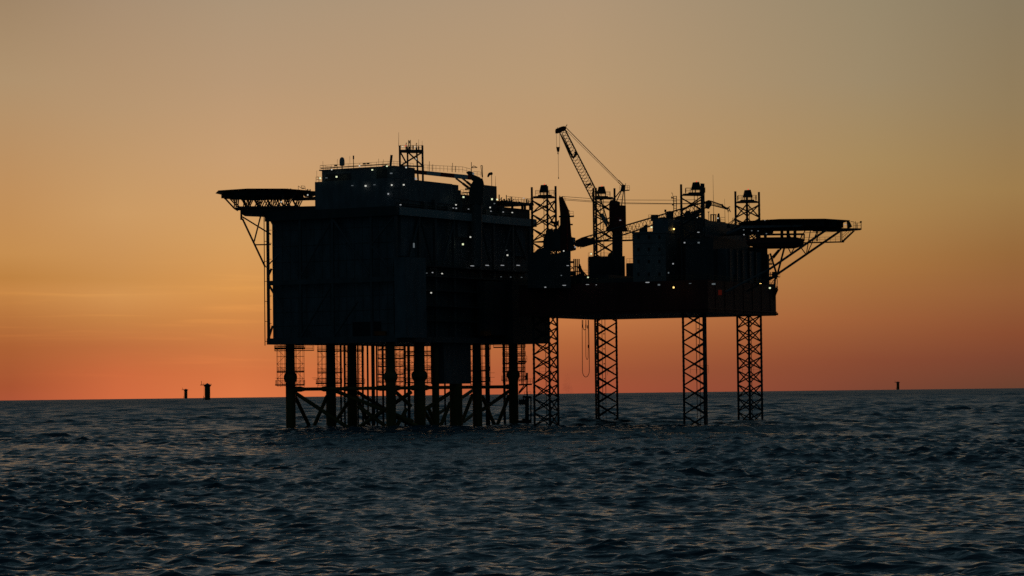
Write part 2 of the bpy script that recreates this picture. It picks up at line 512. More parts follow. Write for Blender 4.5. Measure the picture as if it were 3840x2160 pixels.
mb = MB(); lbox(mb, 3, 14, t5, t5 + 9, ZD, WB(1725, 728, 3).z); P(mb, 'roof_module', M['dark'])
mb = MB(); lbox(mb, 3, 4.4, tB(1792, 700, 3), t6, ZD, WB(1800, 668, 3).z); P(mb, 'roof_module', M['grey2'])
mb = MB(); lbox(mb, 3, 4.6, t6 + .05, t7, ZD, WB(1830, 695, 3).z); P(mb, 'roof_module', M['grey2'])
t8 = TR - 1; z8 = WB(1960, 770, 1).z
mb = MB(); lbox(mb, 1, 20, t7, t8, ZD, z8 - 1.0); P(mb, 'roof_module', M['dark'])
mb = MB(); lbox(mb, 0, 20, t7, t8 + .6, z8 + .1, z8 + .7)
for t in (t7 + 4, t7 + 11, t8 - 5, t8 - .6): lbox(mb, .4, .9, t, t + .5, z8 - 1.2, z8 + .2)
rd = P(mb, 'upper_walkway', M['dark'])
mb = MB().rail([Lp(.1, t7, z8 + .7), Lp(.1, t8 + .5, z8 + .7), Lp(14, t8 + .5, z8 + .7)], 1.2, 1.6, .05)
mb.bar(Lp(.1, t7 + 22, z8 + 2.3), Lp(.1, t8 + .5, z8 + 2.6), .1)
for px, hh in ((1872, 1.6), (1880, .9), (1891, .6), (1899, 1.7), (1910, .8), (1917, 1.4), (1938, .5), (1975, 1.2), (1983, 1.0)):
    tt = tB(px, 750, 1.5); mb.box(Lp(1.5, tt, z8 + .7 + hh / 2), random.uniform(.2, .6), .5, hh); mb.bar(Lp(1.5, tt, z8 + .7), Lp(1.5, tt + 1.6, z8 + .7 + hh * .6), .08)
P(mb, 'railing', M['rail'], rd)
# pipes, cable trays and small plant along the right side of the roof
for t0_, t1_, zz, r_ in ((2, t4, ZD + 1.0, .16), (4, 40, ZD + 1.9, .12), (t4 + 1, t5 + 8, ZD + 4.2, .2), (6, 60, ZD + .5, .2)):
    P(MB().path([Lp(.9, t0_, zz), Lp(.9, t1_, zz), Lp(.9, t1_, zz - 1.2)], r_, 8), 'pipe_run', M['grey2'])
for t_, h_, w_ in ((15, 1.8, 1.6), (20, 2.6, 1.0), (27, 1.4, 2.2), (33, 3.0, .9), (41, 2.2, 1.4), (47, 1.5, 2.4), (55, 2.4, 1.2), (61, 1.2, 1.8)):
    P(MB().box(Lp(.7, t_, ZD + h_ / 2), .9, w_, h_, -TH), 'equipment_box', M['grey2'])
P(MB().rail([Lp(-.5, 1.5, ZD - .1), Lp(-.5, TR, ZD - .1)], 1.1, 2.0, .035), 'railing', M['rail'])
for x0, y0, x1, y1 in ((1742, 728, 1742, 760), (1752, 722, 1752, 760), (1731, 724, 1762, 721)): P(MB().bar(WB(x0, y0, 2), WB(x1, y1, 2), .14), 'vent_pipe', M['grey2'])
# ---- roof railings
mb = MB().rail([Lp(s3 + .4, 11, z3 + .25), Lp(s3 + .4, 2.8, z3 + .25), Lp(2.2, 2.8, z3 + .25), Lp(2.2, t3 - .4, z3 + .25)], 1.15, 1.7, .045)
mb.path([Lp(s3 + .4, 3.2, z3 + .65), Lp(4, 3.2, z3 + .75)], .11)
for px in (1261, 1368, 1382): mb.box(Lp(sA(px, 625, 3), 2.75, z3 + 1.15), .9, .12, .35, -TH)
P(mb, 'railing', M['rail'], m3)
mb = MB().rail([Lp(s2 - .2, 8, z2), Lp(s2 - .2, 1.8, z2), Lp(s3 + .2, 1.8, z2)], 1.3, 1.5, .05); P(mb, 'railing', M['rail'])
mb = MB().rail([Lp(2, t4 + 2, WB(1725, 728, 3).z), Lp(2, t5 + 9, WB(1725, 728, 3).z)], 1.1, 1.5, .045); P(mb, 'railing', M['rail'])
# scaffold tower beside the near corner
mb = MB()
for (x, y) in ((1478, 648), (1531, 648)): mb.bar(WA(x, y, .5), WA(x, 772, .5), .09)
for y in (670, 706, 745): mb.bar(WA(1476, y - 2, .5), WA(1531, y + 3, .5), .12)
P(mb, 'access_frame', M['grey2'])
for (x, y0, y1) in ((1211, 605, 640), (1265, 597, 628), (1312, 586, 622), (1420, 595, 630), (1438, 598, 628), (1188, 640, 676)):
    P(MB().bar(WA(x, y0, 3), WA(x, y1 + 3, 3), .045, 5, .02), 'whip_antenna', M['wire'])
for (x, y0, y1) in ((1495, 496, 545), (1858, 660, 695), (1570, 522, 560), (1583, 528, 560)):
    P(MB().bar(WB(x, y1 + 4, 3), WB(x, y0, 3), .06, 5, .03), 'whip_antenna', M['wire'])
# ---- lamps
LK_ = .72
def lampA(px, py, kind='lamp', w=.42, h=.42, t=-.9, root=plat, name='floodlight'):
    p = WA(px, py, t); mb = MB(); mb.box(p, w * LK_, .25, h * LK_, math.pi - TH)
    return mb.obj(name, M[kind], root)
def lampB(px, py, kind='lamp', w=.42, h=.42, s=-1.6, root=plat, name='floodlight'):
    p = WB(px, py, s); mb = MB(); mb.box(p, .25, w * LK_, h * LK_, -TH)
    return mb.obj(name, M[kind], root)
def lampY(px, py, Y, root, kind='lamp', w=.42, h=.42, name='floodlight'):
    return MB().box(W(px, py, Y), w * LK_, .25, h * LK_).obj(name, M[kind], root)
for px, py, k, w, h in ((1244, 636, 'lamp', .35, .35), (1348, 622, 'lamp', .4, .4), (1396, 637, 'lampg', .5, .4), (1262, 663, 'lampg', .5, .5), (1201, 668, 'lampg', .45, .5),
                        (1371, 697, 'lamp', .55, .5), (1404, 693, 'dim', .7, .2), (1321, 696, 'dim', .7, .2), (1224, 667, 'dim', .7, .2),
                        (1451, 623, 'lampg', .45, .4), (1469, 694, 'lamp', .4, .5), (1514, 693, 'lamp', .5, .45), (1523, 628, 'lamp', .35, .4), (1502, 768, 'tube', .5, .3), (1467, 650, 'dim', .8, .4), (1456, 727, 'tube', .4, .5)):
    lampA(px, py, k, w, h, 1.0)
for px, py, k, w, h in ((1559, 670, 'tube', .6, .7), (1738, 739, 'lampg', .7, .5), (1710, 768, 'lamp', .45, .4), (1711, 781, 'tube', .4, .35), (1700, 780, 'tube', .4, .2), (1845, 747, 'lampg', .55, .6),
                        (1864, 748, 'lampg', .45, .5), (1838, 778, 'lamp', .35, .45), (1841, 792, 'tube', .5, .2), (1887, 795, 'tube', .4, .25), (1921, 797, 'lamp', .5, .3), (1757, 784, 'tube', .4, .2), (1854, 763, 'dim', .5, .3),
                        (1964, 743, 'tube', .8, .25), (1775, 651, 'dim', .6, .7), (1764, 889, 'lamp', .5, .45), (1736, 916, 'lampg', .65, .6), (1903, 957, 'lamp', .6, .5), (1900, 938, 'dim', .4, .2),
                        (1658, 1026, 'lamp', .5, .35), (1622, 1022, 'tube', .4, .3), (1600, 1024, 'dim', .5, .2), (1617, 1098, 'lamp', .45, .45), (1935, 1272, 'tube', .5, .4), (1879, 1038, 'dim', .5, .2), (1915, 1039, 'dim', .5, .2), (1956, 1040, 'dim', .5, .2), (1552, 920, 'dim', .5, 1.6)):
    lampB(px, py, k, w, h, -1.6)
for px, py in ((1771, 997), (1827, 995), (1884, 995), (1943, 995)):
    lampB(px, py, 'tube', 2.0, .22, -1.6, name='tube_light')

# ================================================================== things on the roof
g = thing('lattice_tower', WB(1540, 675, 4), 'open steel lattice tower with a railed platform, highest on the box platform roof', 'tower')
def TW(px, py, far=0.0): return WB(px, py, 3.2) + bx * far
legs = ((1499, 546, 1500, 640), (1584, 546, 1586, 676), (1528, 556, 1529, 640), (1562, 556, 1568, 676))
for x0, y0, x1, y1 in legs:
    d = 0 if x0 in (1499, 1584) else 3.5
    MB().bar(W(x0, y0, 722 + d), W(x1, y1 + 3, 722 + d), .28 if d == 0 else .24, 8).obj('leg', M['grey2'], g)
mb = MB()
for (x0, y0, x1, y1) in ((1500, 568, 1524, 612), (1529, 570, 1584, 621), (1584, 571, 1504, 620), (1500, 622, 1586, 624), (1500, 564, 1586, 564)):
    mb.bar(W(x0, y0, 722.5), W(x1, y1, 722.5), .2)
mb.obj('bracing', M['grey2'], g)
mb = MB(); mb.vprism([(1498, 562), (1586, 562), (1586, 567), (1545, 568), (1498, 566)], 724, 5.5); pl = mb.obj('platform', M['dark'], g)
mb = MB().rail([W(1499, 562, 721.4), W(1586, 562, 721.4), W(1586, 562, 726.5), W(1499, 562, 726.5)], 1.15, 1.4, .05); mb.obj('railing', M['rail'], g, pl)
mb = MB()
for x in (1532, 1539.5): mb.bar(W(x, 525, 725), W(x, 562, 725), .09)
for y in range(528, 562, 5): mb.bar(W(1532, y, 725), W(1539.5, y, 725), .05)
mb.box(W(1535, 533, 724.7), .3, .3, .5)
mb.obj('ladder', M['grey2'], g)
for x, y in ((1523, 536), (1561, 537)):
    mb = MB().path([W(x + 3, y, 723), W(x, y + 1, 723), W(x, 562, 723)], .1); mb.obj('mast_arm', M['grey2'], g)
mb = MB()
for x, y in ((1527, 556), (1536, 557), (1549, 553), (1570, 556), (1561, 560)): mb.box(W(x, y, 723.5), .35, .35, 1.0)
mb.obj('equipment_box', M['dark'], g)
for px, py, k in ((1510, 550, 'lamp'), (1556, 551, 'lamp'), (1561, 596, 'lamp')): lampY(px, py, 720.8, g, k, .4, .25)
lampY(1521, 547, 720.8, g, 'redl', .3, .3, 'beacon')

g = MB(); c = WA(1283, 640, 6)
g.lathe(c + V((0, 0, .0)), [(.14, -.6), (.14, 1.2), (.62, 1.3), (.66, 1.9), (.66, 2.6), (.55, 3.1), (.33, 3.4), (.05, 3.5)], 18)
tag(g.obj('radome', M['pale'], base=c), 'grey capsule shaped radome on the box platform roof, left of the thin light mast', 'radome')
g = thing('light_mast', WA(1326, 635, 5), 'thin mast with a small red light on the box platform roof, next to the radome', 'mast')
MB().bar(WA(1325, 588, 5), WA(1326.5, 640, 5), .1).obj('pole', M['rail'], g)
mb = MB().box(WA(1325.5, 590, 5), .35, .35, .9); mb.obj('lamp_head', M['dark'], g)
lampA(1325, 585.5, 'redl', .25, .2, 5, g, 'beacon')
p, q = WA(1463, 632, 4), WA(1468.5, 581, 4)
tag(MB().bar(p, q, .32, 12).obj('exhaust_pipe', M['grey2'], base=p), 'plain leaning pipe on the box platform roof, left of the lattice tower', 'pipe')

# ---- red and white crane
YC = 748
g = thing('pedestal_crane', W(1780, 765, YC), 'crane with a red and white banded box boom laid level over the box platform roof', 'crane')
def CY(px):   # the boom swings a little towards the camera to its tip
    return YC - (1775 - px) * .075
tops = ((1440, 626), (1467, 628), (1494, 632), (1546.5, 641), (1600, 645), (1652, 652), (1704, 649), (1753, 645), (1790, 668))
bots = ((1440, 634), (1467, 640), (1494, 645), (1546.5, 650), (1600, 657.5), (1652, 664), (1704, 669.5), (1753, 672.5), (1790, 674))
def lerpt(tab, x):
    for (x0, y0), (x1, y1) in zip(tab[:-1], tab[1:]):
        if x0 <= x <= x1: return y0 + (y1 - y0) * (x - x0) / (x1 - x0)
def topy(x): return 628 + (x - 1467) * (641 + 5 - 628) / (1650 - 1467)
def boty(x): return 640 + (x - 1467) * (673 - 640) / (1770 - 1467)
bands = ((1465, 1494, 'red'), (1494, 1547, 'white'), (1547, 1600, 'red'), (1600, 1652, 'white'), (1652, 1704, 'red'), (1704, 1754, 'white'), (1754, 1776, 'red'))
boom = None
for x0, x1, c in bands:
    a, b = CY(x0) - .9, CY(x1) - .9
    mb = MB().prism([W(x0, topy(x0), a), W(x1, topy(x1), b), W(x1, boty(x1), b), W(x0, boty(x0), a)], (0, 1.8, 0))
    mb.obj('boom_section', M[c], g)
mb = MB().vprism([(1432, 622), (1448, 618), (1467, 626), (1466, 642), (1442, 640)], CY(1450), 1.5); mb.box(W(1448, 637, CY(1448)), 1.2, 1.0, .7)
mb.obj('boom_tip', M['dark'], g)
lampY(1433, 624, CY(1440) - 1, g, 'redl', .3, .25, 'beacon')
mb = MB().rail([W(1590, 640, CY(1590) + .5), W(1650, 643, CY(1650) + .5), W(1735, 647, CY(1735) + .5), W(1766, 655, CY(1766) + .5)], 1.5, 1.35, .05)
mb.obj('boom_railing', M['rail'], g)
for x, y0, y1 in ((1610, 605, 642), (1623, 616, 642), (1697, 611, 646), (1709, 622, 646)):
    MB().bar(W(x, y0, CY(x) + .5), W(x, y1, CY(x) + .5), .07).obj('aerial', M['wire'], g)
for x0, y0, x1, y1 in ((1709, 668, 1762, 708), (1733, 668, 1768, 696)):
    mb = MB().bar(W(x0, y0, YC - 1), W(x1, y1, YC - 1), .26, 8); mb.bar(W((x0 + x1) / 2, (y0 + y1) / 2, YC - 1), W(x1, y1, YC - 1), .36, 8)
    mb.obj('luffing_cylinder', M['grey2'], g)
mb = MB().vprism([(1776, 675), (1788, 676), (1800, 668), (1812, 676), (1815, 690), (1810, 765), (1762, 765), (1758, 730), (1761, 705), (1767, 690)], YC, 3.2)
mb.obj('crane_house', M['dark'], g)
mb = MB(); mb.vprism([(1748, 645), (1760, 641), (1773, 645), (1776, 655), (1800, 665), (1812, 680), (1770, 676)], YC - .5, 2.0); mb.obj('boom_hinge', M['dark'], g)
c = W(1786, 765, YC); c2 = W(1786, 1000, YC)
MB().bar(c2, c, 1.55, 18).obj('pedestal', M['grey2'], g)
mb = MB().path([W(1768, 645, YC), W(1767.5, 608, YC)], .09); mb.path([W(1768, 629, YC), W(1790, 628, YC), W(1776, 622, YC), W(1768, 629, YC)], .09)
mb.obj('gin_pole', M['rail'], g)
mb = MB().path([W(1808, 666, YC), W(1803, 621, YC), W(1809, 621, YC), W(1810, 666, YC)], .1); mb.obj('ladder_frame', M['rail'], g)
mb = MB().rail([W(1776, 660, YC), W(1803, 662, YC)], 1.2, 1.2, .05); mb.rail([W(1747, 708, YC - 1.5), W(1762, 710, YC - 1.5)], .9, 1, .05); mb.box(W(1755, 709, YC - 1), 1.6, 1.2, .3)
mb.obj('railing', M['rail'], g)
# ---- windsock
g = thing('windsock', WB(1844, 695, 4), 'drooping dark windsock on a thin pole at the right of the box platform roof', 'windsock')
MB().bar(WB(1843.5, 650, 4), WB(1844, 697, 4), .09).obj('pole', M['rail'], g)
mb = MB(); pts = [(1843, 651), (1836, 652), (1832, 657), (1830, 663)]; rr = (.42, .36, .3, .22)
for k in range(3): mb.bar(WB(*pts[k], 4), WB(*pts[k + 1], 4), rr[k], 10, rr[k + 1])
mb.obj('sock', M['black'], g)

# ================================================================== left helideck
YH = 741.0
hc = W(984, 724, YH); HR = 11.3
g = thing('helideck', hc, 'eight sided helicopter deck on trusses jutting out at the left of the box platform', 'helideck', None)
mb = MB()
rot = math.radians(10)
ring = [V((math.cos(math.pi / 4 * k + math.pi / 8 + rot), math.sin(math.pi / 4 * k + math.pi / 8 + rot), 0)) for k in range(8)]
mb.prism([hc + v * HR + V((0, 0, -.15)) for v in ring][::-1], (0, 0, .3))
mb.obj('deck', M['dark'], g)
mb = MB()
for k in range(8):
    a, b = ring[k], ring[(k + 1) % 8]
    i0, i1, o1, o0 = hc + a * HR, hc + b * HR, hc + b * (HR + 1.5), hc + a * (HR + 1.5)
    up = V((0, 0, .35)); dn = V((0, 0, -.12))
    mb.hexa([i0 + dn, i1 + dn, o1 + up + dn, o0 + up + dn, i0, i1, o1 + up, o0 + up])
mb.obj('safety_net', M['wire'], g)
mb = MB()                         # girders right under the deck
for k in np.linspace(-.8, .8, 7):
    w = HR * math.sqrt(1 - k * k) * .95
    mb.box(hc + V((0, k * HR, -.75)), 2 * w, .35, 1.0); mb.box(hc + V((k * HR, 0, -.6)), .3, 2 * w, .8)
mb.obj('deck_girder', M['black'], g)
zl = W(868, 784, YH).z
mb = MB()
for dy in (-7, -2.3, 2.3, 7):
    w = HR * math.sqrt(1 - (dy / HR) ** 2) * .93; tr = MB()
    xl0, xl1 = hc.x - w * .70, hc.x + w * .88
    mb.bar(V((xl0, hc.y + dy, zl)), V((xl1 + 2, hc.y + dy, zl)), .24)
    nb = 5
    for i in range(nb + 1):
        xb = xl0 + (xl1 - xl0) * i / nb
        for xt in (xb - 1.6, xb + 1.6):
            if i == 0: xt -= 1.2
            tr.bar(V((xb, hc.y + dy, zl)), V((xt, hc.y + dy, hc.z - 1)), .15)
        if dy < 6: tr.bar(V((xb, hc.y + dy, zl)), V((xb, hc.y + dy + 2.3, hc.z - 1)), .14)
        if dy < 6: mb.bar(V((xb, hc.y + dy, zl)), V((xb, hc.y + dy + 4.7, zl)), .15)
    tr.obj('truss', M['grey2'], g)
mb.obj('lower_chord', M['grey2'], g)
mb = MB(); mb.vprism([(874, 733), (900, 735), (900, 745), (874, 747)], YH - 7, .3); 
mb.obj('drain_gutter', M['dark'], g)
# walkway and equipment to the roof module
mb = MB(); mb.vprism([(1130, 714), (1186, 717), (1186, 727), (1165, 735), (1140, 735)], YH + 1, 4)
mb.vprism([(1098, 743), (1186, 737), (1186, 748), (1098, 750)], YH - 1, 3)
mb.obj('access_walkway', M['black'], g)
mb = MB().path([W(1118.5, 711, YH - 4), W(1118.5, 697, YH - 4), W(1133, 708, YH - 4), W(1129, 697, YH - 4), W(1143, 698, YH - 4), W(1145, 708, YH - 4), W(1150, 714, YH - 4)], .06)
mb.box(W(1138, 706, YH - 4), .6, .3, .25); mb.obj('stair_rail', M['wire'], g)
mb = MB()
for x, y in ((1078, 711), (1090, 711), (1056, 711.5), (922, 714), (1163, 714), (1154, 713)): mb.box(W(x, y, YH - 9), .3, .3, .55)
mb.obj('deck_light', M['dark'], g)
for px, py, k, d in ((1154, 731, 'lamp', -4), (1055, 757, 'lamp', -8)): lampY(px, py, YH + d, g, k, .4, .4)
mb = MB(); mb.vprism([(903, 786), (1030, 782), (1075, 775), (1200, 772), (1200, 786), (1010, 815), (998, 815), (980, 806), (906, 803)], YH - 2, 9)
mb.obj('support_beam', M['dark'], g)
mb = MB(); mb.vprism([(901, 784), (907, 784), (908, 824), (901, 824)], YH - 5, 1.0); mb.obj('end_post', M['dark'], g)
mb = MB()
for d in (-5.5, 3):
    for (x0, y0, x1, y1, r) in ((909, 820, 995, 1002, .26), (909, 813, 1016, 879, .2), (978, 808, 953, 906, .2), (954, 918, 1016, 917, .18)):
        if d > 0: 
            if x1 > 1000 or x0 == 978: continue
        MB().bar(W(x0, y0, YH + d), W(x1, y1, YH + d), r, 8).obj('support_strut', M['grey2'], g)
mb = MB(); mb.bar(W(998, 1003, YH - 6), W(1075, 920, YH - 6), .16); mb.obj('tie_rod', M['pale'], g)  # highlight along this brace, painted as a paler colour

# ================================================================== jacket under the box platform
jk = thing('jacket_foundation', Lp(SL / 2, TR / 2, 0), 'yellow tubular steel jacket of thick legs and braces carrying the box platform', 'jacket')
def J(mb, name, material=None, parent=None): return mb.obj(name, material or M['yellow'], jk, parent)
ZT = ZB + .3
def jleg(px, s=None, t=None, r=1.27, z1=None, ball=None, sleeve=True):
    """a vertical leg seen at px, on the row s or the row t"""
    if s is not None: p = WB(px, 1500, s)
    else: p = WA(px, 1500, t)
    mb = MB()
    if z1 is None: z1 = ZT
    if sleeve: mb.lathe(V((p.x, p.y, 0)), [(r, -6), (r, 10.0), (r * .93, 17), (r * .90, z1)], 20)
    else: mb.lathe(V((p.x, p.y, 0)), [(r, -6), (r, z1)], 18)
    if ball:
        zc = ball
        mb.lathe(V((p.x, p.y, zc)), [(r * .9, -1.4), (r * 1.18, -1.1), (r * 1.38, -.4), (r * 1.38, .3), (r * 1.2, .9), (r * .9, 1.3)], 20)
    J(mb, 'leg')
    return V((p.x, p.y, 0))
LA = jleg(1090, t=5, ball=W(1090, 1415, 737).z)
LD = jleg(1466, s=4, ball=W(1466, 1412, 722).z)
LE = jleg(1574, s=4, r=1.5, ball=W(1574, 1408, 733).z)
LF = jleg(1634, s=4, r=.95, sleeve=False)
LG = jleg(1710, s=4, r=1.68, z1=W(1710, 1436, 748).z, sleeve=False)
LH = jleg(1790, s=4, r=1.27)
LK = jleg(1926, s=4, r=1.3, ball=W(1926, 1405, 775).z)
LB = jleg(1241.5, s=35.7, r=1.34)
LC = jleg(1321, s=35.7, r=1.36)
# slim risers
def riser(px, Y, r):
    p = W(px, 1500, Y); J(MB().bar((p.x, p.y, -5), (p.x, p.y, ZT), r, 10), 'riser_pipe', M['dark'])
for px, Y, r in ((1279, 760, .26), (1293, 760, .26), (1343, 765, .2), (1361, 770, .3), (1380, 768, .27), (1400, 764, .5), (1414, 768, .24), (1437, 762, .3), (1519, 770, .3), (1534, 768, .42), (1669, 774, .25), (1829, 772, .65), (1892, 776, .36)):
    riser(px, Y, r)
# level braces at the splash zone
z = 10.4
def hbrace(a, b, r=.46, f0=True, f1=True):
    a = V((a.x, a.y, z)); b = V((b.x, b.y, z)); d = (b - a).normalized(); mb = MB()
    mb.bar(a, b, r, 12)
    if f0: mb.bar(a, a + d * 3.2, .72, 12); mb.bar(a + d * 3.2, a + d * 4.6, .72, 12, r)
    if f1: mb.bar(b, b - d * 3.2, .72, 12); mb.bar(b - d * 3.2, b - d * 4.6, .72, 12, r)
    J(mb, 'level_brace')
hbrace(LA, LD); hbrace(LD, LE); hbrace(LE, LG, f1=False); hbrace(LG, LH, f0=False, f1=False); hbrace(LH, LK, f0=False); hbrace(LA, LB); hbrace(LB, LC, f0=False)
# slanting braces, each in the plane of its row
def dbrace(x0, y0, x1, y1, plane, r=.5):
    if plane == 'A': p, q = WA(x0, y0, 5), WA(x1, y1, 5)
    elif plane == 'N': p, q = WB(x0, y0, 4), WB(x1, y1, 4)
    else: p, q = WB(x0, y0, 35.7), WB(x1, y1, 35.7)
    d = (q - p).normalized()
    if q.z < p.z: q = q + d * 4
    else: p = p - d * 4
    J(MB().bar(p, q, r, 12), 'diagonal_brace')
for a in ((1108, 1474, 1303, 1602, 'A'), (1107, 1488, 1161, 1600, 'B'), (1226, 1486, 1176, 1602, 'B'), (1258, 1466, 1500, 1562, 'A'), (1343, 1472, 1440, 1531, 'B'), (1345, 1524, 1402, 1566, 'A'),
          (1338, 1490, 1382, 1590, 'B'), (1306, 1508, 1262, 1575, 'B'), (1542, 1470, 1343, 1604, 'A'), (1524, 1535, 1486, 1600, 'N'), (1484, 1470, 1512, 1496, 'N'), (1690, 1472, 1606, 1527, 'N'),
          (1772, 1464, 1648, 1548, 'B'), (1772, 1480, 1734, 1578, 'N'), (1774, 1553, 1738, 1582, 'B'), (1808, 1486, 1858, 1602, 'N'), (1907, 1468, 1833, 1520, 'N'), (1908, 1484, 1862, 1602, 'N'),
          (1688, 1510, 1660, 1578, 'N'), (1606, 1530, 1638, 1600, 'N'), (1560, 1490, 1606, 1566, 'N'), (1478, 1560, 1560, 1604, 'B'), (1486, 1556, 1560, 1596, 'A')):
    dbrace(*a)
mb = MB(); p0 = WB(1664, 1300, 2.4); p1 = WB(1765, 1300, 2.4)
t0, t1 = (p0 - C0).dot(bx), (p1 - C0).dot(bx)
lbox(mb, 2.4, 6.4, t0, t1, WB(1700, 1439, 2.4).z, ZB + .4); J(mb, 'cable_hang_off_box', M['grey'])
mb = MB(); p = WB(1648, 1356, 4)
mb.box(p + V((.6, 0, 0)), 1.4, 1.2, .3); mb.rail([p + V((0, -.6, .15)), p + V((1.3, -.6, .15))], 1.3, .7, .05)
for x in (1650, 1661): mb.bar(WB(x, 1424, 4), WB(x, 1440, 4), .06)
mb.bar(WB(1650, 1424, 4), WB(1661, 1424, 4), .06); J(mb, 'access_platform', M['rail'])

# boat landing at the right leg
bl = thing('boat_landing', V((LK.x + 4, LK.y - 1, 0)), 'railed landing platform with ladders, bolted to the rightmost jacket leg', 'landing')
Yk = LK.y - .5
mb = MB(); mb.vprism([(1945, 1440), (1997, 1438), (1994, 1444), (1946, 1446)], Yk, 2.5); mb.vprism([(1943, 1352), (1976, 1354), (1974, 1359), (1943, 1359)], Yk, 2.2); mb.obj('walkway', M['dark'], bl)
mb = MB().rail([W(1980, 1438, Yk - 1.2), W(1997, 1438, Yk - 1.2), W(1997, 1438, Yk + 1.2)], 1.25, .8, .06)
mb.rail([W(1962, 1352, Yk - 1), W(1976, 1353, Yk - 1)], 1.3, .8, .06); mb.rail([W(1967, 1486, Yk), W(1991, 1486, Yk)], 1.2, .8, .05); mb.obj('railing', M['rail'], bl)
mb = MB()
for x, y0, y1, r in ((1957, 1292, 1440, .14), (1962, 1292, 1440, .14), (1966, 1292, 1425, .08), (1976, 1400, 1600, .2), (1973, 1490, 1602, .34), (1980, 1490, 1602, .3), (1991, 1486, 1604, .22), (1963, 1490, 1515, .2)):
    mb.bar(W(x, y0, Yk), W(x, y1, Yk), r)
mb.bar(W(1976, 1398, Yk), W(1976, 1425, Yk), .34)
mb.obj('vertical_pipe', M['dark'], bl)
mb = MB()
for x0, y0, x1, y1, r in ((1945, 1476, 1976, 1442, .22), (1946, 1470, 1966, 1444, .14), (1945, 1508, 1976, 1508, .8), (1960, 1488, 1992, 1490, .3), (1945, 1586, 1990, 1582, .7), (1958, 1574, 1975, 1574, .4)):
    MB().bar(W(x0, y0, Yk), W(x1, y1, Yk), r, 8).obj('bracket', M['dark'], bl)

# scaffolds hung round the jacket legs
def scaffold(name_label, x0, x1, y0, y1, Y, decks, cx=None, dep=3.6, step=.95, lifts=1.9, outrig=()):
    a, b = W(x0, y0, Y), W(x1, y0, Y); zt = a.z; zb = W((x0 + x1) / 2, y1, Y).z
    base = V(((a.x + b.x) / 2, Y, zb))
    o = thing('scaffold', base, name_label, 'scaffold', 'tube scaffolds hung around the jacket legs')
    wd = b.x - a.x; n = max(2, int(wd / step)); mb = MB()
    for yy in (Y - dep / 2, Y + dep / 2):
        for i in range(n + 1):
            x = a.x + wd * i / n + random.uniform(-.08, .08)
            mb.bar((x, yy, zb - random.uniform(0, .6)), (x, yy, zt + .3), .06, 4)
    zs = np.arange(zb, zt + .1, lifts)
    for zz in zs:
        for yy in (Y - dep / 2, Y + dep / 2): mb.bar((a.x - .1, yy, zz), (b.x + .1, yy, zz), .06, 4)
        for x in (a.x, b.x): mb.bar((x, Y - dep / 2, zz), (x, Y + dep / 2, zz), .06, 4)
    for k in range(len(zs) - 1):
        xa = a.x if k % 2 else a.x + wd * .3
        xb_ = a.x + wd * .3 if k % 2 else a.x
        mb.bar((xa, Y - dep / 2, zs[k]), (xb_, Y - dep / 2, zs[k + 1]), .055, 4)
        mb.bar((b.x - (xa - a.x), Y - dep / 2, zs[k]), (b.x - (xb_ - a.x), Y - dep / 2, zs[k + 1]), .055, 4)
    for (px0, px1, py) in outrig:
        p, q = W(px0, py, Y), W(px1, py, Y); mb.bar(p, q, .05, 4)
    mb.obj('tube_frame', M['rail'], o)
    for py, th, e0, e1 in decks:
        p = W((x0 + x1) / 2, py, Y); md = MB()
        md.box((p.x + (e1 - e0) * .0342, Y, p.z), wd + (e0 + e1) * .068, dep + .4, th)
        dk = md.obj('plank_deck', M['black'], o)
        md = MB()
        for h in (.45, .8, 1.15): md.bar((a.x - e0 * .068, Y - dep / 2, p.z + h), (b.x + e1 * .068, Y - dep / 2, p.z + h), .06, 4); md.bar((a.x, Y + dep / 2, p.z + h), (b.x, Y + dep / 2, p.z + h), .06, 4)
        for xx in (a.x - e0 * .068, b.x + e1 * .068):
            for yy in (Y - dep / 2, Y + dep / 2): md.bar((xx, yy, p.z), (xx, yy, p.z + 1.2), .06, 4)
            md.bar((xx, Y - dep / 2, p.z + 1.15), (xx, Y + dep / 2, p.z + 1.15), .06, 4)
        md.obj('guard_rail', M['rail'], o, dk)
    return o
scaffold('tall scaffold around the leftmost jacket leg, with a boom of tubes at its top right', 1040, 1138, 1297, 1447, LA.y, ((1307, .42, 8, 4), (1315, .16, 9, 38), (1395, .3, 0, 0), (1443, .34, 6, 2)), outrig=((1140, 1175, 1309), (1140, 1175, 1314), (1148, 1148.5, 1326), (1032, 1060, 1418)))
scaffold('scaffold around the second jacket leg from the left, with tubes sticking out low left', 1192, 1278, 1299, 1446, LB.y, ((1317, .3, 0, 8), (1398, .3, 0, 4), (1437, .42, 6, 2)), outrig=((1170, 1225, 1417), (1175, 1225, 1422), (1185, 1225, 1430)))
scaffold('scaffold around the third jacket leg from the left, half hidden by dark risers', 1296, 1362, 1300, 1446, LC.y, ((1317, .28, 2, 0), (1438, .36, 0, 4)), lifts=1.9)
scaffold('densely decked scaffold around the jacket leg below the platform near corner', 1418, 1512, 1298, 1446, LD.y + 5, ((1311, .34, 0, 0), (1345, .25, 0, 0), (1374, .25, 0, 0), (1404, .25, 0, 0), (1432, .28, 0, 0)), step=.9, lifts=1.0)
scaffold('narrow scaffold left of the hanging cable box, between two thick legs', 1520, 1618, 1303, 1440, LE.y + 6, ((1333, .3, 0, 0), (1387, .28, 0, 0), (1434, .3, 0, 0)), step=1.0, lifts=1.4)
scaffold('scaffold right of the hanging cable box, with a small railed outrigger low right', 1764, 1836, 1294, 1442, LH.y, ((1309, .28, 0, 4), (1391, .28, 0, 0), (1431, .34, 0, 0)), outrig=((1836, 1855, 1398), (1836, 1855, 1415), (1836, 1848, 1432), (1846, 1846.2, 1440)))
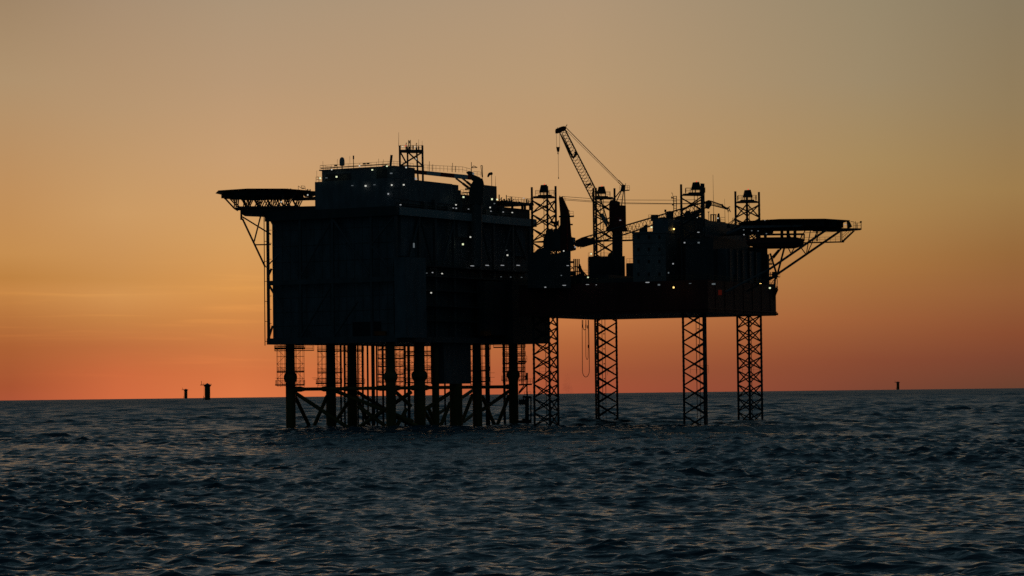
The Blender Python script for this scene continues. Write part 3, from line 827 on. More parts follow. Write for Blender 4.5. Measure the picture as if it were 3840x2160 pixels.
scaffold('many decked scaffold around the rightmost jacket leg, beside the boat landing', 1884, 1968, 1292, 1430, LK.y + 2, ((1302, .26, 36, 2), (1335, .28, 0, 2), (1364, .28, 0, 2), (1393, .28, 0, 0), (1425, .28, 4, 2)), lifts=1.25)

# ================================================================== jack-up rig
JA = math.radians(-25)
le = V((math.cos(JA), math.sin(JA), 0)); we = V((-math.sin(JA), math.cos(JA), 0))
JC = V((36.4, 754, 0)); HL, HW = 26.4, 25.4
def Q(l, w, z): return JC + le * l + we * w + V((0, 0, z))
def qbox(mb, l0, l1, w0, w1, z0, z1):
    return mb.hexa([Q(l0, w0, z0), Q(l1, w0, z0), Q(l1, w1, z0), Q(l0, w1, z0), Q(l0, w0, z1), Q(l1, w0, z1), Q(l1, w1, z1), Q(l0, w1, z1)])
ZH0 = W(2260, 1199.5, 788).z
ZH1 = ZH0 + 8.2
rig = thing('jack_up_barge', Q(0, 0, ZH0), 'dark red jack-up barge hull with machinery and deckhouses, raised on four lattice legs', 'jack-up rig')
def R_(mb, name, material, parent=None): return mb.obj(name, material, rig, parent)
def lq(px, py, w): # l of the point seen at px on the plane w
    p = onplane(px, py, JC + we * w, we); return (p - JC).dot(le), p.z
def wq(px, py, l):
    p = onplane(px, py, JC + le * l, le); return (p - JC).dot(we), p.z
mb = MB(); qbox(mb, -HL, HL, -HW, HW, ZH0, ZH1); hull = R_(mb, 'hull', M['hull'])
mb = MB()
for w in np.arange(-20, 22, 6.8): qbox(mb, HL, HL + .12, w - .1, w + .1, ZH0 + .2, ZH1)
for l in np.arange(-22, 24, 6.0): qbox(mb, l - .1, l + .1, -HW - .12, -HW, ZH0 + .2, ZH1)
qbox(mb, -HL, HL + .25, -HW - .2, HW + .2, ZH0 + .8, ZH0 + 1.1)
R_(mb, 'hull_rib', M['maroon'], hull)
Yr = Q(HL, HW, 0).y
mb = MB(); mb.vprism([(2880, 1078), (2890, 1079), (2905, 1074), (2919, 1086), (2909, 1110), (2905, 1125), (2880, 1125)], Yr, 3); R_(mb, 'corner_sponson', M['maroon'])
R_(MB().bar(W(2900, 1178, Yr), W(2918, 1178, Yr), .3), 'fender', M['maroon'])
mb = MB().rail([Q(-HL, -HW, ZH1), Q(HL, -HW, ZH1), Q(HL, HW, ZH1)], 1.2, 2, .04); R_(mb, 'railing', M['rail'])
# jacking houses round the legs
legdef = [(2053, 745, (158.8, 38.8, 278.8)), (2265, 780, (4.5, 124.5, 244.5)), (2619, 727.5, (171.9, 51.9, 291.9)), (2813, 764, (24.5, 144.5, 264.5))]
legc = [V((W(px, 1500, Y).x, Y, 0)) for px, Y, _ in legdef]
def jh(px0, px1, py, Y, dep=9, name='jacking_house', material='dark', zb=None):
    a, b = W(px0, py, Y), W(px1, py, Y); mb = MB()
    zb = ZH1 if zb is None else zb
    mb.box(((a.x + b.x) / 2, Y, (a.z + zb) / 2), b.x - a.x, dep, a.z - zb)
    return R_(mb, name, M[material]), a, b
# around leg one: a stepped dark mass of machinery
mb = MB(); mb.vprism([(1979, 1080), (1979, 957), (2006, 944), (2017, 933), (2060, 930), (2066, 941), (2066, 952), (2085, 952), (2100, 946), (2140, 940), (2141, 1080)], 741, 13); R_(mb, 'jacking_house', M['dark'])
mb = MB()
for x0, y0, x1, y1 in ((2066, 938, 2085, 950), (2085, 932, 2068, 950), (2085, 932, 2100, 950), (2068, 932, 2068, 952), (2086, 930, 2086, 952), (2068, 934, 2100, 936)): mb.bar(W(x0, y0, 741), W(x1, y1, 741), .12)
mb.rail([W(1981, 956, 735), W(2005, 944, 735)], 1.3, 1, .05)
R_(mb, 'pipe_rack', M['dark'])
o, a, b = jh(2206, 2340, 965, 778, 11)
mb = MB().rail([W(2206, 965, 772.6), W(2222, 965, 772.6)], 1.2, 1, .05); mb.rail([W(2252, 965, 772.6), W(2294, 965, 772.6)], 1.2, 1, .05); mb.vprism([(2278, 966), (2283, 951), (2290, 945), (2298, 945), (2298, 966)], 776, 4); R_(mb, 'roof_gear', M['rail'])
o, a, b = jh(2567, 2670, 898, 727, 8.2)
mb = MB(); mb.bar(W(2567, 910, 722.4), W(2592, 915, 722.4), .12); mb.path([W(2567, 897, 722.4), W(2597, 915, 722.4), W(2630, 896, 722.4)], .13); R_(mb, 'guide_bar', M['grey2'])
o, a, b = jh(2758, 2872, 930, 764, 9.5)
jh(2349, 2374, 988, 770, 5, 'deckhouse', 'dark'); 
mb = MB().rail([W(2350, 988, 767.4), W(2374, 988, 767.4)], 1.3, 1, .05); mb.vprism([(2349, 995), (2354, 987), (2372, 986), (2372, 1000)], 769, 2); R_(mb, 'deckhouse_railing', M['rail'])
# deck mass between the legs
mb = MB(); qbox(mb, -24, -4, -18, 8, ZH1, ZH1 + 2.4); qbox(mb, -10, 6, -22, -12, ZH1, ZH1 + 1.2); R_(mb, 'deck_cargo', M['dark'])
# exhaust stacks
Ye = 752
stk = []
for x in (2152, 2158, 2164.5, 2171.5):
    R_(MB().bar(W(x, 971, Ye), W(x + .6, 1080, Ye), .17, 10), 'exhaust_stack', M['dark'])
mb = MB()
for x0, y0, x1, y1, r in ((2174, 990, 2180, 1012, .15), (2180, 1012, 2201, 1035, .18), (2139, 983, 2152, 983, .28), (2138, 1025, 2160, 1025, .6), (2150, 1000, 2140, 1010, .1), (2140, 997, 2154, 1014, .1), (2172, 1000, 2190, 1040, .5), (2174, 1040, 2205, 1045, .5), (2165, 1030, 2180, 1060, 1.0)):
    mb.bar(W(x0, y0, Ye), W(x1, y1, Ye), r)
for y in (1000, 1018, 1036): mb.bar(W(2150, y, Ye), W(2180, y, Ye), .13)
mb.vprism([(2145, 1062), (2150, 1040), (2180, 1030), (2195, 1040), (2206, 1048), (2206, 1080), (2145, 1080)], Ye + 2, 3)
mb.rail([W(2184, 1030, Ye), W(2205, 1030, Ye)], 1.2, 1, .05)
R_(mb, 'stack_frame', M['dark'])
mb = MB(); mb.bar(W(2100, 1075, 738), W(2100, 1100, 738), .3); mb.bar(W(2092, 1035, 738), W(2096, 1100, 738), .25); mb.bar(W(2092, 1035, 738), W(2140, 1008, 738), .14); R_(mb, 'davit', M['grey2'])
# end wall under the right helideck
wR0, zR = wq(2722, 932, 25.2); wR1, _ = wq(2868, 932, 25.2)
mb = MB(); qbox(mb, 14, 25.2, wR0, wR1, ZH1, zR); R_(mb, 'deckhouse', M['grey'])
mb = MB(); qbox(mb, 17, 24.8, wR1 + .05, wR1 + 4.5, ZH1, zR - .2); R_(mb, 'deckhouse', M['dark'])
mb = MB()
for px in (2742, 2755, 2790, 2830, 2850):
    w, _ = wq(px, 1070, 25.3); mb = MB(); qbox(mb, 25.2, 25.3, w - .4, w + .4, ZH1, ZH1 + 2.1); R_(mb, 'door', M['black'])
for px in (2735, 2760, 2782, 2808, 2832):
    w, _ = wq(px, 1000, 25.3); mb = MB(); qbox(mb, 25.2, 25.7, w - .35, w + .35, ZH1, zR); R_(mb, 'wall_pilaster', M['grey2'])
for px, py, k, w, h in ((2114, 941, 'lamp', .4, .4), (2116, 1070, 'tube', 1.2, .2), (2045, 1077, 'tube', .6, .3), (2105, 1033, 'dim', .4, .3), (2129, 996, 'tube', .8, .2), (2205, 1040, 'lampg', .5, .4), (2203, 1067, 'tube', 1.1, .14), (2236, 1068, 'tube', .3, .2), (2217, 952, 'lampg', .5, .5)):
    lampY(px, py, 731, rig, k, w, h)
for px, py, k, w, h in ((2428, 1059, 'tube', 1.3, .28), (2471, 1068, 'dim', .8, .5), (2526, 1078, 'lampw', .5, .5), (2524, 989, 'tube', .5, .4), (2507, 1023, 'dim', .4, .5), (2588, 1063, 'dim', .8, .15), (2676, 1065, 'dim', 1.2, .5), (2852, 1063, 'lampw', .7, .1), (2887, 1080, 'lampg', .6, .5), (2567, 910, 'tube', .5, .4), (2620, 910, 'dim', .7, .5)):
    lampY(px, py, 719, rig, k, w, h)
MB().box(W(2700, 1097, 722), .9, .2, 1.3).obj('red_marker', M['redd'], rig)  # red marker, with a faint glow added so that it shows

# accommodation block
acc_w0 = -22.5
l1, zA = lq(2495, 868, acc_w0); l0, _ = lq(2371.5, 868, acc_w0)
acc = thing('accommodation_block', Q((l0 + l1) / 2, 0, ZH1), 'grey cabin block with rows of small dark square windows, on the jack-up barge', 'building')
def AC(mb, name, material, parent=None): return mb.obj(name, material, acc, parent)
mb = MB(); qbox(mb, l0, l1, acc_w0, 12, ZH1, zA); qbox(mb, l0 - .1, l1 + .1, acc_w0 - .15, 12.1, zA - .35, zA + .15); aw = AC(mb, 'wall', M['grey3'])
for py in (889, 935, 980.5, 1028):
    for px in (2394, 2433, 2472.5):
        l, zz = lq(px, py, acc_w0 - .05); mb = MB(); qbox(mb, l - .27, l + .27, acc_w0 - .06, acc_w0 + .1, zz - .4, zz + .4); wn = AC(mb, 'window', M['glass'])
        mb = MB(); qbox(mb, l - .36, l + .36, acc_w0 - .045, acc_w0 + .1, zz - .5, zz - .405); qbox(mb, l - .36, l + .36, acc_w0 - .045, acc_w0 + .1, zz + .405, zz + .5); AC(mb, 'frame', M['grey'], wn)
mb = MB(); 
for py in (878, 912, 957): _, zz = lq(2430, py, acc_w0); qbox(mb, l0, l1, acc_w0 - .05, acc_w0, zz - .05, zz + .05)
AC(mb, 'cladding_rib', M['grey2'], aw)
# upper storeys, seen along the right face
w0u, z_u = wq(2540, 824, l1); w1u, _ = wq(2721, 834, l1)
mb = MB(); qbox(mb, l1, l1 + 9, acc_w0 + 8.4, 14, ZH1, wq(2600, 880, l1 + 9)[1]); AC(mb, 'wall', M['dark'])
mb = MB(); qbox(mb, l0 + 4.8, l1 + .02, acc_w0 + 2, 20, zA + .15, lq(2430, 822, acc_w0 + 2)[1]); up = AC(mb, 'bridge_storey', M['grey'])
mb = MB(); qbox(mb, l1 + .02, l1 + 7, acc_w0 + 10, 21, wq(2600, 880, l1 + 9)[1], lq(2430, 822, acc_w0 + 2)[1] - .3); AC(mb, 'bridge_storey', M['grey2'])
Ya = 738
def ablock(pix, Y, th, name, m='dark'): return AC(MB().vprism(pix, Y, th), name, M[m])
ablock([(2398, 870), (2401, 856), (2412, 850), (2420, 842), (2428, 842), (2428, 870)], Ya - 4, 4, 'fan_unit')
ablock([(2443, 826), (2443, 805), (2468, 805), (2468, 826)], Ya, 4, 'roof_box')
ablock([(2468, 826), (2470, 816), (2493, 813), (2500, 818), (2500, 826)], Ya, 3, 'fan_unit')
ablock([(2500, 830), (2500, 793), (2512, 791), (2526, 792), (2526, 830)], Ya, 4, 'roof_box')
ablock([(2526, 830), (2536, 812), (2550, 808), (2566, 812), (2570, 800), (2575, 790), (2588, 789), (2590, 800), (2600, 808), (2622, 812), (2650, 822), (2662, 828), (2721, 833), (2721, 875), (2526, 875)], Ya + 16, 8, 'upper_deckhouse')
mb = MB().rail([W(2432, 820, Ya - 2), W(2443, 820, Ya - 2)], 1, .7, .05); mb.rail([W(2703, 833, Ya + 13), W(2719, 834, Ya + 13)], 1.3, .9, .06); mb.rail([W(2372, 869, Ya - 8), W(2400, 865, Ya - 8)], 1.2, .8, .05)
AC(mb, 'railing', M['rail'])
mb = MB(); mb.bar(W(2495, 795, Ya), W(2495, 786, Ya), .28, 8); mb.bar(W(2494, 797, Ya), W(2500, 797, Ya), .1); AC(mb, 'horn', M['dark'])
for px, py, Y, k, w, h in ((2443, 852, Ya - 4, 'lampg', .6, .5), (2527, 859, Ya - 6, 'lampw', .55, .5), (2546, 833, Ya + 2, 'tube', .6, .25), (2616, 815, Ya + 8, 'lamp', .4, .4), (2618, 840, Ya + 8, 'dim', .6, .4), (2675, 835, Ya + 10, 'lampw', .45, .45), (2692, 818, Ya + 10, 'lamp', .4, .4), (2619, 871, Ya - 17, 'tube', .7, .25)):
    lampY(px, py, Y, acc, k, w, h)
# the group of funnels and aerials right of leg three
mb = MB()
for x, y0, y1, r in ((2664, 804, 834, .12), (2668, 803, 834, .1), (2676, 803, 834, .22), (2684, 805, 834, .16)): mb.bar(W(x, y0, Ya + 16), W(x, y1, Ya + 16), r)
mb.bar(W(2664, 805, Ya + 16), W(2687, 805, Ya + 16), .12); mb.vprism([(2688, 834), (2691, 806), (2693, 800), (2698, 800), (2701, 822), (2702, 834)], Ya + 16, 1.5)
AC(mb, 'funnel_group', M['dark'])
mb = MB(); mb.bar(W(2657, 832, Ya + 14), W(2657.5, 795, Ya + 14), .08); mb.vprism([(2653, 794), (2662, 793), (2659, 797), (2656, 797)], Ya + 14, .5); AC(mb, 'light_pole', M['rail'])
for x, y0, y1 in ((2674.5, 656, 804), (2718, 745, 834)): AC(MB().bar(W(x + (y1 - y0) * .012, y1, Ya + 16), W(x - 1, y0, Ya + 16), .07, 5, .03), 'whip_antenna', M['wire'])
g = thing('radio_mast', W(2530, 792, Ya + 1), 'short ladder like radio mast on the cabin block roof, left of a lattice leg', 'mast')
mb = MB()
for x in (2526, 2536.5): mb.bar(W(x, 735, Ya + 1), W(x + .4, 795, Ya + 1), .11)
for y in range(736, 792, 9): mb.bar(W(2526, y, Ya + 1), W(2537, y, Ya + 1), .07)
mb.bar(W(2522, 750, Ya + 1), W(2530, 765, Ya + 1), .05); mb.obj('mast_frame', M['rail'], g)
mb = MB(); mb.box(W(2520, 741, Ya + 1), .4, .4, .5); mb.bar(W(2517, 743, Ya + 1), W(2528, 743, Ya + 1), .08); mb.box(W(2523, 767, Ya + .6), .4, .3, .5); mb.obj('lamp_bracket', M['dark'], g)
mb = MB(); mb.bar(W(2523, 735, Ya + 1), W(2522, 724, Ya + 1), .06); mb.bar(W(2519, 727, Ya + 1), W(2520, 720, Ya + 1), .05); mb.obj('aerial', M['wire'], g)
# gangway from crane pedestal to the cabin block
g = thing('gangway', W(2353, 902, 752), 'railed level footbridge leading to the left wall of the cabin block', 'gangway')
MB().vprism([(2334, 899), (2372, 897.5), (2372, 903), (2334, 904)], 752, 1.6).obj('walkway', M['dark'], g)
MB().rail([W(2336, 899, 751.2), W(2371, 898, 751.2)], 1.2, .8, .05).obj('railing', M['rail'], g)

# ---- lattice legs
lab = ['lattice leg between the box platform and the tall dark red crane tower', 'lattice leg crossed by the raised crane boom, left of the crane cab',
       'lattice leg in front of the cabin block', 'rightmost lattice leg, rising beside the right helideck']
BAY = 3.72
for (px, Y, angs), c, lb, ytop in zip(legdef, legc, lab, (700, 706, 690, 719)):
    ztop = W(px, ytop, Y).z
    zplat = ztop - 2.7
    g = thing('lattice_leg', V((c.x, c.y, -8)), lb, 'rig leg', 'lattice legs of the jack-up rig')
    ch = [c + V((3.66 * math.cos(math.radians(a)), 3.66 * math.sin(math.radians(a)), 0)) for a in angs]
    for k, p in enumerate(ch):
        mb = MB().bar(p + V((0, 0, -8)), p + V((0, 0, ztop + (0, .3, -.1)[k])), .30, 10)
        for zz in np.arange(-6, zplat, 1.24):
            if k == 0: mb.box(p + V((0, 0, zz)), .62, .2, .5, math.radians(angs[k]))
        mb.obj('chord', M['dark'], g)
    mb = MB()
    nb = int((zplat + 8) / BAY) + 1
    for k in range(3):
        a, b = ch[k], ch[(k + 1) % 3]
        for i in range(nb):
            z1 = zplat - .6 - i * BAY; z0_ = z1 - BAY
            for p, q in ((a, b), (b, a)):
                mb.bar(p + V((0, 0, z0_ + .2)), q + V((0, 0, z1 - .2)), .18, 6)
            mid = (a + b) / 2 + V((0, 0, (z0_ + z1) / 2)); mb.box(mid, .5, .12, .6, math.atan2((b - a).y, (b - a).x))
            if i in (0, 2): mb.bar(a + V((0, 0, z0_ if i else z1 + .5)), b + V((0, 0, z0_ if i else z1 + .5)), .17, 6)
    mb.obj('bracing', M['dark'], g)
    mb = MB(); mb.prism([p + (c - p) * .12 + V((0, 0, zplat)) for p in ch], (0, 0, .3)); mb.box(c + V((0, 0, zplat + .25)), 3.6, 3.0, .5); pl = mb.obj('top_platform', M['dark'], g)
    mb = MB().rail([c + V((x, y, zplat + .4)) for x, y in ((-2.5, -1.6), (2.4, -1.6), (2.4, 1.6), (-2.5, 1.6), (-2.5, -1.6))], 1.25, 1.2, .05); mb.obj('railing', M['rail'], g, pl)
    hx = c + V(((-.2, .1, .2, .2)[lab.index(lb)], 0, zplat + .5)); mb = MB()
    mb.hexa([hx + V(v) for v in ((-1.3, -1, .75), (1.25, -1, .75), (1.25, 1, .75), (-1.3, 1, .75), (-.85, -.8, 2.6), (.75, -.8, 2.7), (.75, .8, 2.7), (-.85, .8, 2.6))])
    for x in (-1, -.2, 1): mb.bar(hx + V((x, -.7, -.2)), hx + V((x, -.7, .9)), .12)
    mb.obj('winch_house', M['black'], g)
    MB().box(hx + V((.1, -.2, 2.85)), .22, .22, .25).obj('beacon', M['redl'], g)
    mb = MB()
    for dx in (-.3, .55): mb.bar(c + V((dx, .3, -6)), c + V((dx, .3, zplat)), .09)
    for zz in np.arange(0, zplat, 4.1): mb.box(c + V((.2, .3, zz)), .35, .2, .3)
    mb.rail([c + V((-2, -.4, 13.2)), c + V((2.6, -.4, 13.2))], 2, 1.4, .04)
    mb.obj('ladder_pipe', M['maroon'], g)

# ---- main crane with the raised boom
YM = 772
g = thing('crane', W(2316, 1080, YM), 'tallest crane, its lattice boom raised steeply up to the left with a hanging hook', 'crane')
MB().bar(W(2315, 1085, YM), W(2315, 862, YM), 1.42, 20).obj('pedestal', M['dark'], g)
MB().vprism([(2286, 758), (2289, 751), (2299, 749), (2325, 757), (2325, 769), (2347, 771), (2348, 851), (2353, 856), (2353, 865), (2274, 865), (2274, 853), (2287, 840)], YM, 5.0).obj('crane_house', M['maroon'], g)
mb = MB(); mb.vprism([(2336, 864), (2366, 864), (2366, 867), (2336, 867)], YM - 2, 2); mb.obj('side_platform', M['dark'], g)
mb = MB().rail([W(2352, 864, YM - 3), W(2366, 864, YM - 3)], 1.1, .8, .05); mb.rail([W(2260, 856, YM - 3), W(2274, 856, YM - 3)], 1.1, .8, .05); mb.obj('railing', M['rail'], g)
mb = MB().vprism([(2332, 693), (2346, 693), (2344, 717), (2326, 717), (2328, 709)], YM, 1.6); mb.obj('a_frame_head', M['dark'], g)
mb = MB()
for x0, y0, x1, y1 in ((2330, 716, 2311, 757), (2326, 716, 2299, 751), (2338, 716, 2331, 772), (2342, 716, 2344, 774)):
    for d in (-1.2, 1.2): mb.bar(W(x0, y0, YM + d * .5), W(x1, y1, YM + d), .15)
for y in range(724, 770, 6): mb.bar(W(2327 - (y - 724) * .02, y, YM), W(2331, y, YM), .05)
mb.vprism([(2343, 712), (2361, 711), (2361, 714), (2343, 715)], YM, 1.4); mb.rail([W(2344, 712, YM - .7), W(2361, 711, YM - .7)], 1.1, .8, .05); mb.rail([W(2324, 714, YM - .7), W(2330, 712, YM - .7)], 1.3, .5, .05); mb.bar(W(2346, 693, YM), W(2346.5, 687, YM), .08)
mb.obj('a_frame', M['dark'], g)
# boom
def sec(xl, yl, xr, yr, d): return [W(xl, yl, YM - d), W(xr, yr, YM - d), W(xr, yr, YM + d), W(xl, yl, YM + d)]
secs = [(2276, 851, 2283, 846, .9), (2226, 762, 2252, 745, 1.15), (2140, 590, 2165.5, 577, 1.1), (2099, 497, 2119, 486, .8)]
mb = MB()
for i, bays in enumerate((7, 15, 8)):
    mb.lattice(sec(*secs[i]), sec(*secs[i + 1]), .19, .085, bays)
mb.obj('boom', M['rail'], g)
mb = MB()
for x0, y0, x1, y1, r in ((2106, 510, 2148, 592, .22), (2108, 500, 2150, 590, .12), (2196, 705, 2212, 690, .2), (2198, 690, 2222, 695, .15), (2193, 696, 2217, 686, .15), (2155, 575, 2162, 571, .4)): MB().bar(W(x0, y0, YM), W(x1, y1, YM), r).obj('boom_walkway', M['dark'], g)
mb.vprism([(2148, 592), (2152, 580), (2160, 572), (2165, 580), (2150, 596)], YM, 1.2)
mb.obj('boom_walkway', M['dark'], g)
mb = MB().vprism([(2251, 799), (2263, 802), (2272, 818), (2279, 846), (2274, 850), (2262, 828)], YM - 1.3, .2); mb.obj('boom_foot_plate', M['pale'], g)
mb = MB().vprism([(2082, 489), (2084, 483), (2092, 481), (2096, 478), (2106, 474.5), (2113, 473), (2122, 474), (2125, 479), (2121, 486), (2108, 492), (2100, 496), (2090, 499), (2083, 498)], YM, 1.8)
mb.bar(W(2121, 476, YM), W(2127, 467, YM), .1); mb.bar(W(2091, 482, YM), W(2090, 478, YM), .1); mb.obj('boom_head', M['maroon'], g)
mb = MB()
for x0, y0, x1, y1 in ((2086, 498, 2087.7, 551), (2098.7, 497, 2098.7, 551), (2093.3, 577, 2094.6, 668)): mb.bar(W(x0, y0, YM), W(x1, y1, YM), .045, 5)
mb.obj('hoist_wire', M['wire'], g)
mb = MB().vprism([(2085.8, 551), (2099.6, 551), (2097.5, 567), (2095, 569), (2091, 569), (2088.8, 567)], YM, .8)
mb.path([W(2093, 568, YM), W(2093, 573, YM), W(2091, 576, YM), W(2095, 577, YM)], .13); mb.bar(W(2094.5, 664, YM), W(2094.6, 671, YM), .12); mb.obj('hook_block', M['black'], g)
mb = MB()
for x0, y0, x1, y1, r in ((2125, 480, 2320, 677, .055), (2126, 483, 2320, 680, .05), (2122, 488, 2317, 683, .055), (2320, 676, 2341, 697, .13), (2317, 682, 2333, 697, .11)):
    for d in (-.7, .7): mb.bar(W(x0, y0, YM + d), W(x1, y1, YM + d), r, 5)
mb.obj('pendant_wire', M['wire'], g)
lampY(2326, 826, YM - 2.7, g, 'tube', .6, .2)

# ---- second crane: dark red tower, boom lowered to the right
YT = 745
g = thing('tower_crane', W(2120, 1080, YT), 'tapering dark red crane tower with its long lattice boom lowered to the right', 'crane')
mb = MB().vprism([(2096, 741), (2099, 732), (2102, 738), (2110, 737), (2117, 752), (2133, 788), (2137, 808), (2143, 886), (2146, 890), (2146, 940), (2092, 940), (2094, 880), (2101, 845), (2101, 800), (2098, 760)], YT, 3.2); mb.obj('tower', M['maroon'], g)
mb = MB().bar(W(2110, 742, YT - 1.7), W(2127, 785, YT - 1.7), .14); mb.bar(W(2127, 785, YT - 1.7), W(2127, 940, YT - 1.7), .14); mb.bar(W(2127, 785, YT - 1.7), W(2136, 792, YT - 1.7), .14); mb.obj('tower_edge', M['red'], g)
mb = MB().vprism([(2038, 935), (2037, 902), (2041, 886), (2047, 880), (2047, 864), (2056, 858), (2066, 858), (2071, 853), (2075, 866), (2082, 868), (2095, 852), (2101, 842), (2101, 940), (2038, 940)], YT - 1, 4); mb.obj('winch_machinery', M['dark'], g)
mb = MB().bar(W(2120, 1085, YT), W(2120, 935, YT), 1.35, 18); mb.obj('pedestal', M['dark'], g)
mb = MB().vprism([(2140, 888), (2158, 892), (2157, 911), (2152, 921), (2160, 926), (2160, 936), (2150, 939), (2134, 939)], YT - .5, 2.4); cb = mb.obj('cab', M['dark'], g)
mb = MB().vprism([(2149, 893), (2157, 894.5), (2155, 908), (2149, 908)], YT - 1.72, .06); mb.obj('window', M['pale'], g, cb)
mb = MB().vprism([(2096, 809), (2153, 808), (2153, 811), (2096, 812)], YT, 3.8); pl = mb.obj('platform', M['dark'], g)
mb = MB().rail([W(2137, 808, YT - 1.9), W(2150, 808, YT - 1.9)], 1.1, .9, .05); mb.rail([W(2111, 751, YT), W(2119, 756, YT)], 1.1, .5, .05); mb.obj('railing', M['rail'], g, pl)
MB().bar(W(2136, 842, YT), W(2148, 842, YT), .2).obj('stub_beam', M['maroon'], g)
mb = MB().bar(W(2066, 834, YT), W(2096, 836, YT), .3); mb.vprism([(2080, 836), (2096, 825), (2096, 850)], YT, 1.5); mb.obj('stub_beam', M['maroon'], g)
def sec2(xt, yt, xb, yb, d): return [W(xt, yt, YT - d), W(xb, yb, YT - d), W(xb, yb, YT + d), W(xt, yt, YT + d)]
s2_ = [(2158, 905, 2157, 921, .6), (2182, 893, 2186, 925, 1.1), (2350, 844, 2349, 877, 1.1), (2645, 757, 2650, 778, 1.0)]
mb = MB()
for i, b in enumerate((2, 10, 22)): mb.lattice(sec2(*s2_[i]), sec2(*s2_[i + 1]), .19, .085, b)
mb.obj('boom', M['dark'], g)
mb = MB().vprism([(2152, 911), (2170, 899), (2184, 893), (2200, 890), (2214, 893), (2228, 888), (2231, 904), (2229, 913), (2212, 915), (2188, 925), (2178, 921), (2155, 921)], YT, 1.0)
mb.path([W(2165, 927, YT), W(2178, 922, YT), W(2178, 932, YT)], .1)
mb.obj('boom_root', M['dark'], g)
mb = MB().vprism([(2647, 754), (2658, 750), (2667, 753), (2670, 770), (2664, 775), (2660, 782), (2652, 781), (2646, 775)], YT, 2); mb.obj('boom_head', M['black'], g)
mb = MB(); mb.lattice(sec2(2665, 753.5, 2669, 769.5, .7), sec2(2707, 768, 2722, 783, .4), .12, .06, 10); mb.vprism([(2704, 769), (2707, 764), (2710, 765), (2714, 772), (2728, 779), (2730, 783), (2726, 786), (2718, 783)], YT, .9)
mb.bar(W(2728, 779, YT), W(2738, 775, YT), .13); mb.path([W(2731, 796, YT), W(2728, 783, YT), W(2734, 781, YT), W(2739, 795, YT)], .13); mb.bar(W(2730, 789, YT), W(2736, 788, YT), .1)
mb.obj('fly_jib', M['dark'], g)
mb = MB()
for pts in (((2106, 736.5), (2215, 744.5), (2345, 750), (2520, 750.5), (2610, 749)), ((2116, 745), (2225, 754), (2345, 760.5), (2520, 763.5), (2650, 762)), ((2119, 750), (2225, 758), (2347, 764), (2520, 765), (2650, 764))):
    mb.path([W(x, y, YT) for x, y in pts], .06)
mb.obj('luffing_wire', M['wire'], g)
mb = MB().bar(W(2731, 796, YT), W(2732, 836, YT), .04, 5); mb.vprism([(2726.5, 855), (2727.5, 844), (2732, 836), (2735.5, 844), (2739, 855)], YT, 1.0); mb.obj('hook_block', M['dark'], g)
lampY(2157, 926, YT - 2, g, 'tube', .35, .6)
# strut rising from the boom, behind leg three
mb = MB()
for x0, y0, x1, y1, r in ((2575, 812, 2640, 784, .3), (2606, 812, 2640, 797, .14), (2592, 812, 2632, 793, .2)): mb.bar(W(x0, y0, YT + 6), W(x1, y1, YT + 6), r)
mb.obj('boom_rest', M['dark'], acc)

# ---- hoses hanging below the hull
g = thing('hose_loops', W(2197, 1200, 750), 'thin black hoses hanging in long loops below the raised barge hull', 'hose')
def loop(x0, x1, y1, r, xb):
    pts = [(x0, 1200), (x0 + 1, y1 - 60)]
    for k in range(0, 11):
        a = math.pi * k / 10; cxm = (x0 + x1) / 2 + (xb); pts.append((cxm - (x1 - x0) / 2 * math.cos(a), y1 - 26 + 26 * math.sin(a)))
    pts += [(x1, y1 - 120), (x1 - 2, 1200)]
    return MB().path([W(x, y, 750) for x, y in pts], r)
loop(2183, 2209, 1414, .085, 1).obj('hose', M['hose'], g)
mb = MB().path([W(x, y, 750.5) for x, y in ((2196.5, 1200), (2197, 1335), (2199, 1345), (2202, 1349), (2205, 1343), (2206, 1300), (2205, 1200))], .07); mb.obj('hose', M['hose'], g)
mb = MB().path([W(x, y, 751) for x, y in ((2186, 1200), (2186, 1225), (2188, 1234), (2192, 1238), (2196, 1234), (2198, 1225), (2197, 1200))], .085); mb.obj('hose', M['hose'], g)
mb = MB()
for x, y in ((2184, 1223), (2197, 1223), (2204, 1226), (2206, 1299)): mb.bar(W(x, y - 6, 750), W(x, y + 6, 750), .16, 8)
mb.obj('coupling', M['black'], g)

# ---- right helideck
YR = 741
hc = W(2975, 836, YR); HR = 13.6
g = thing('helideck', hc, 'eight sided helicopter deck on long slanting struts at the right end of the jack-up rig', 'helideck')
mb = MB(); rot = math.radians(4)
ring = [V((math.cos(math.pi / 4 * k + math.pi / 8 + rot), math.sin(math.pi / 4 * k + math.pi / 8 + rot), 0)) for k in range(8)]
mb.prism([hc + v * HR + V((0, 0, -.2)) for v in ring][::-1], (0, 0, .35)); mb.obj('deck', M['dark'], g)
mb = MB()
for k in range(8):
    a, b = ring[k], ring[(k + 1) % 8]
    i0, i1, o1, o0 = hc + a * HR, hc + b * HR, hc + b * (HR + 1.4), hc + a * (HR + 1.4); up = V((0, 0, .25)); dn = V((0, 0, -.12))
    mb.hexa([i0 + dn, i1 + dn, o1 + up + dn, o0 + up + dn, i0, i1, o1 + up, o0 + up])
mb.obj('safety_net', M['wire'], g)
mb = MB()
for k in np.linspace(-.85, .85, 8):
    w = HR * math.sqrt(1 - k * k) * .95
    mb.box(hc + V((0, k * HR, -.85)), 2 * w, .3, 1.3); mb.box(hc + V((k * HR, 0, -.85)), .3, 2 * w, 1.2)
mb.obj('deck_girder', M['black'], g)
mb = MB(); mb.vprism([(2724, 870), (2768, 853), (2780, 846), (3010, 843), (3022, 838), (3000, 850), (2780, 856), (2760, 866), (2724, 880)], YR - 12, .4); mb.obj('edge_beam', M['grey'], g)
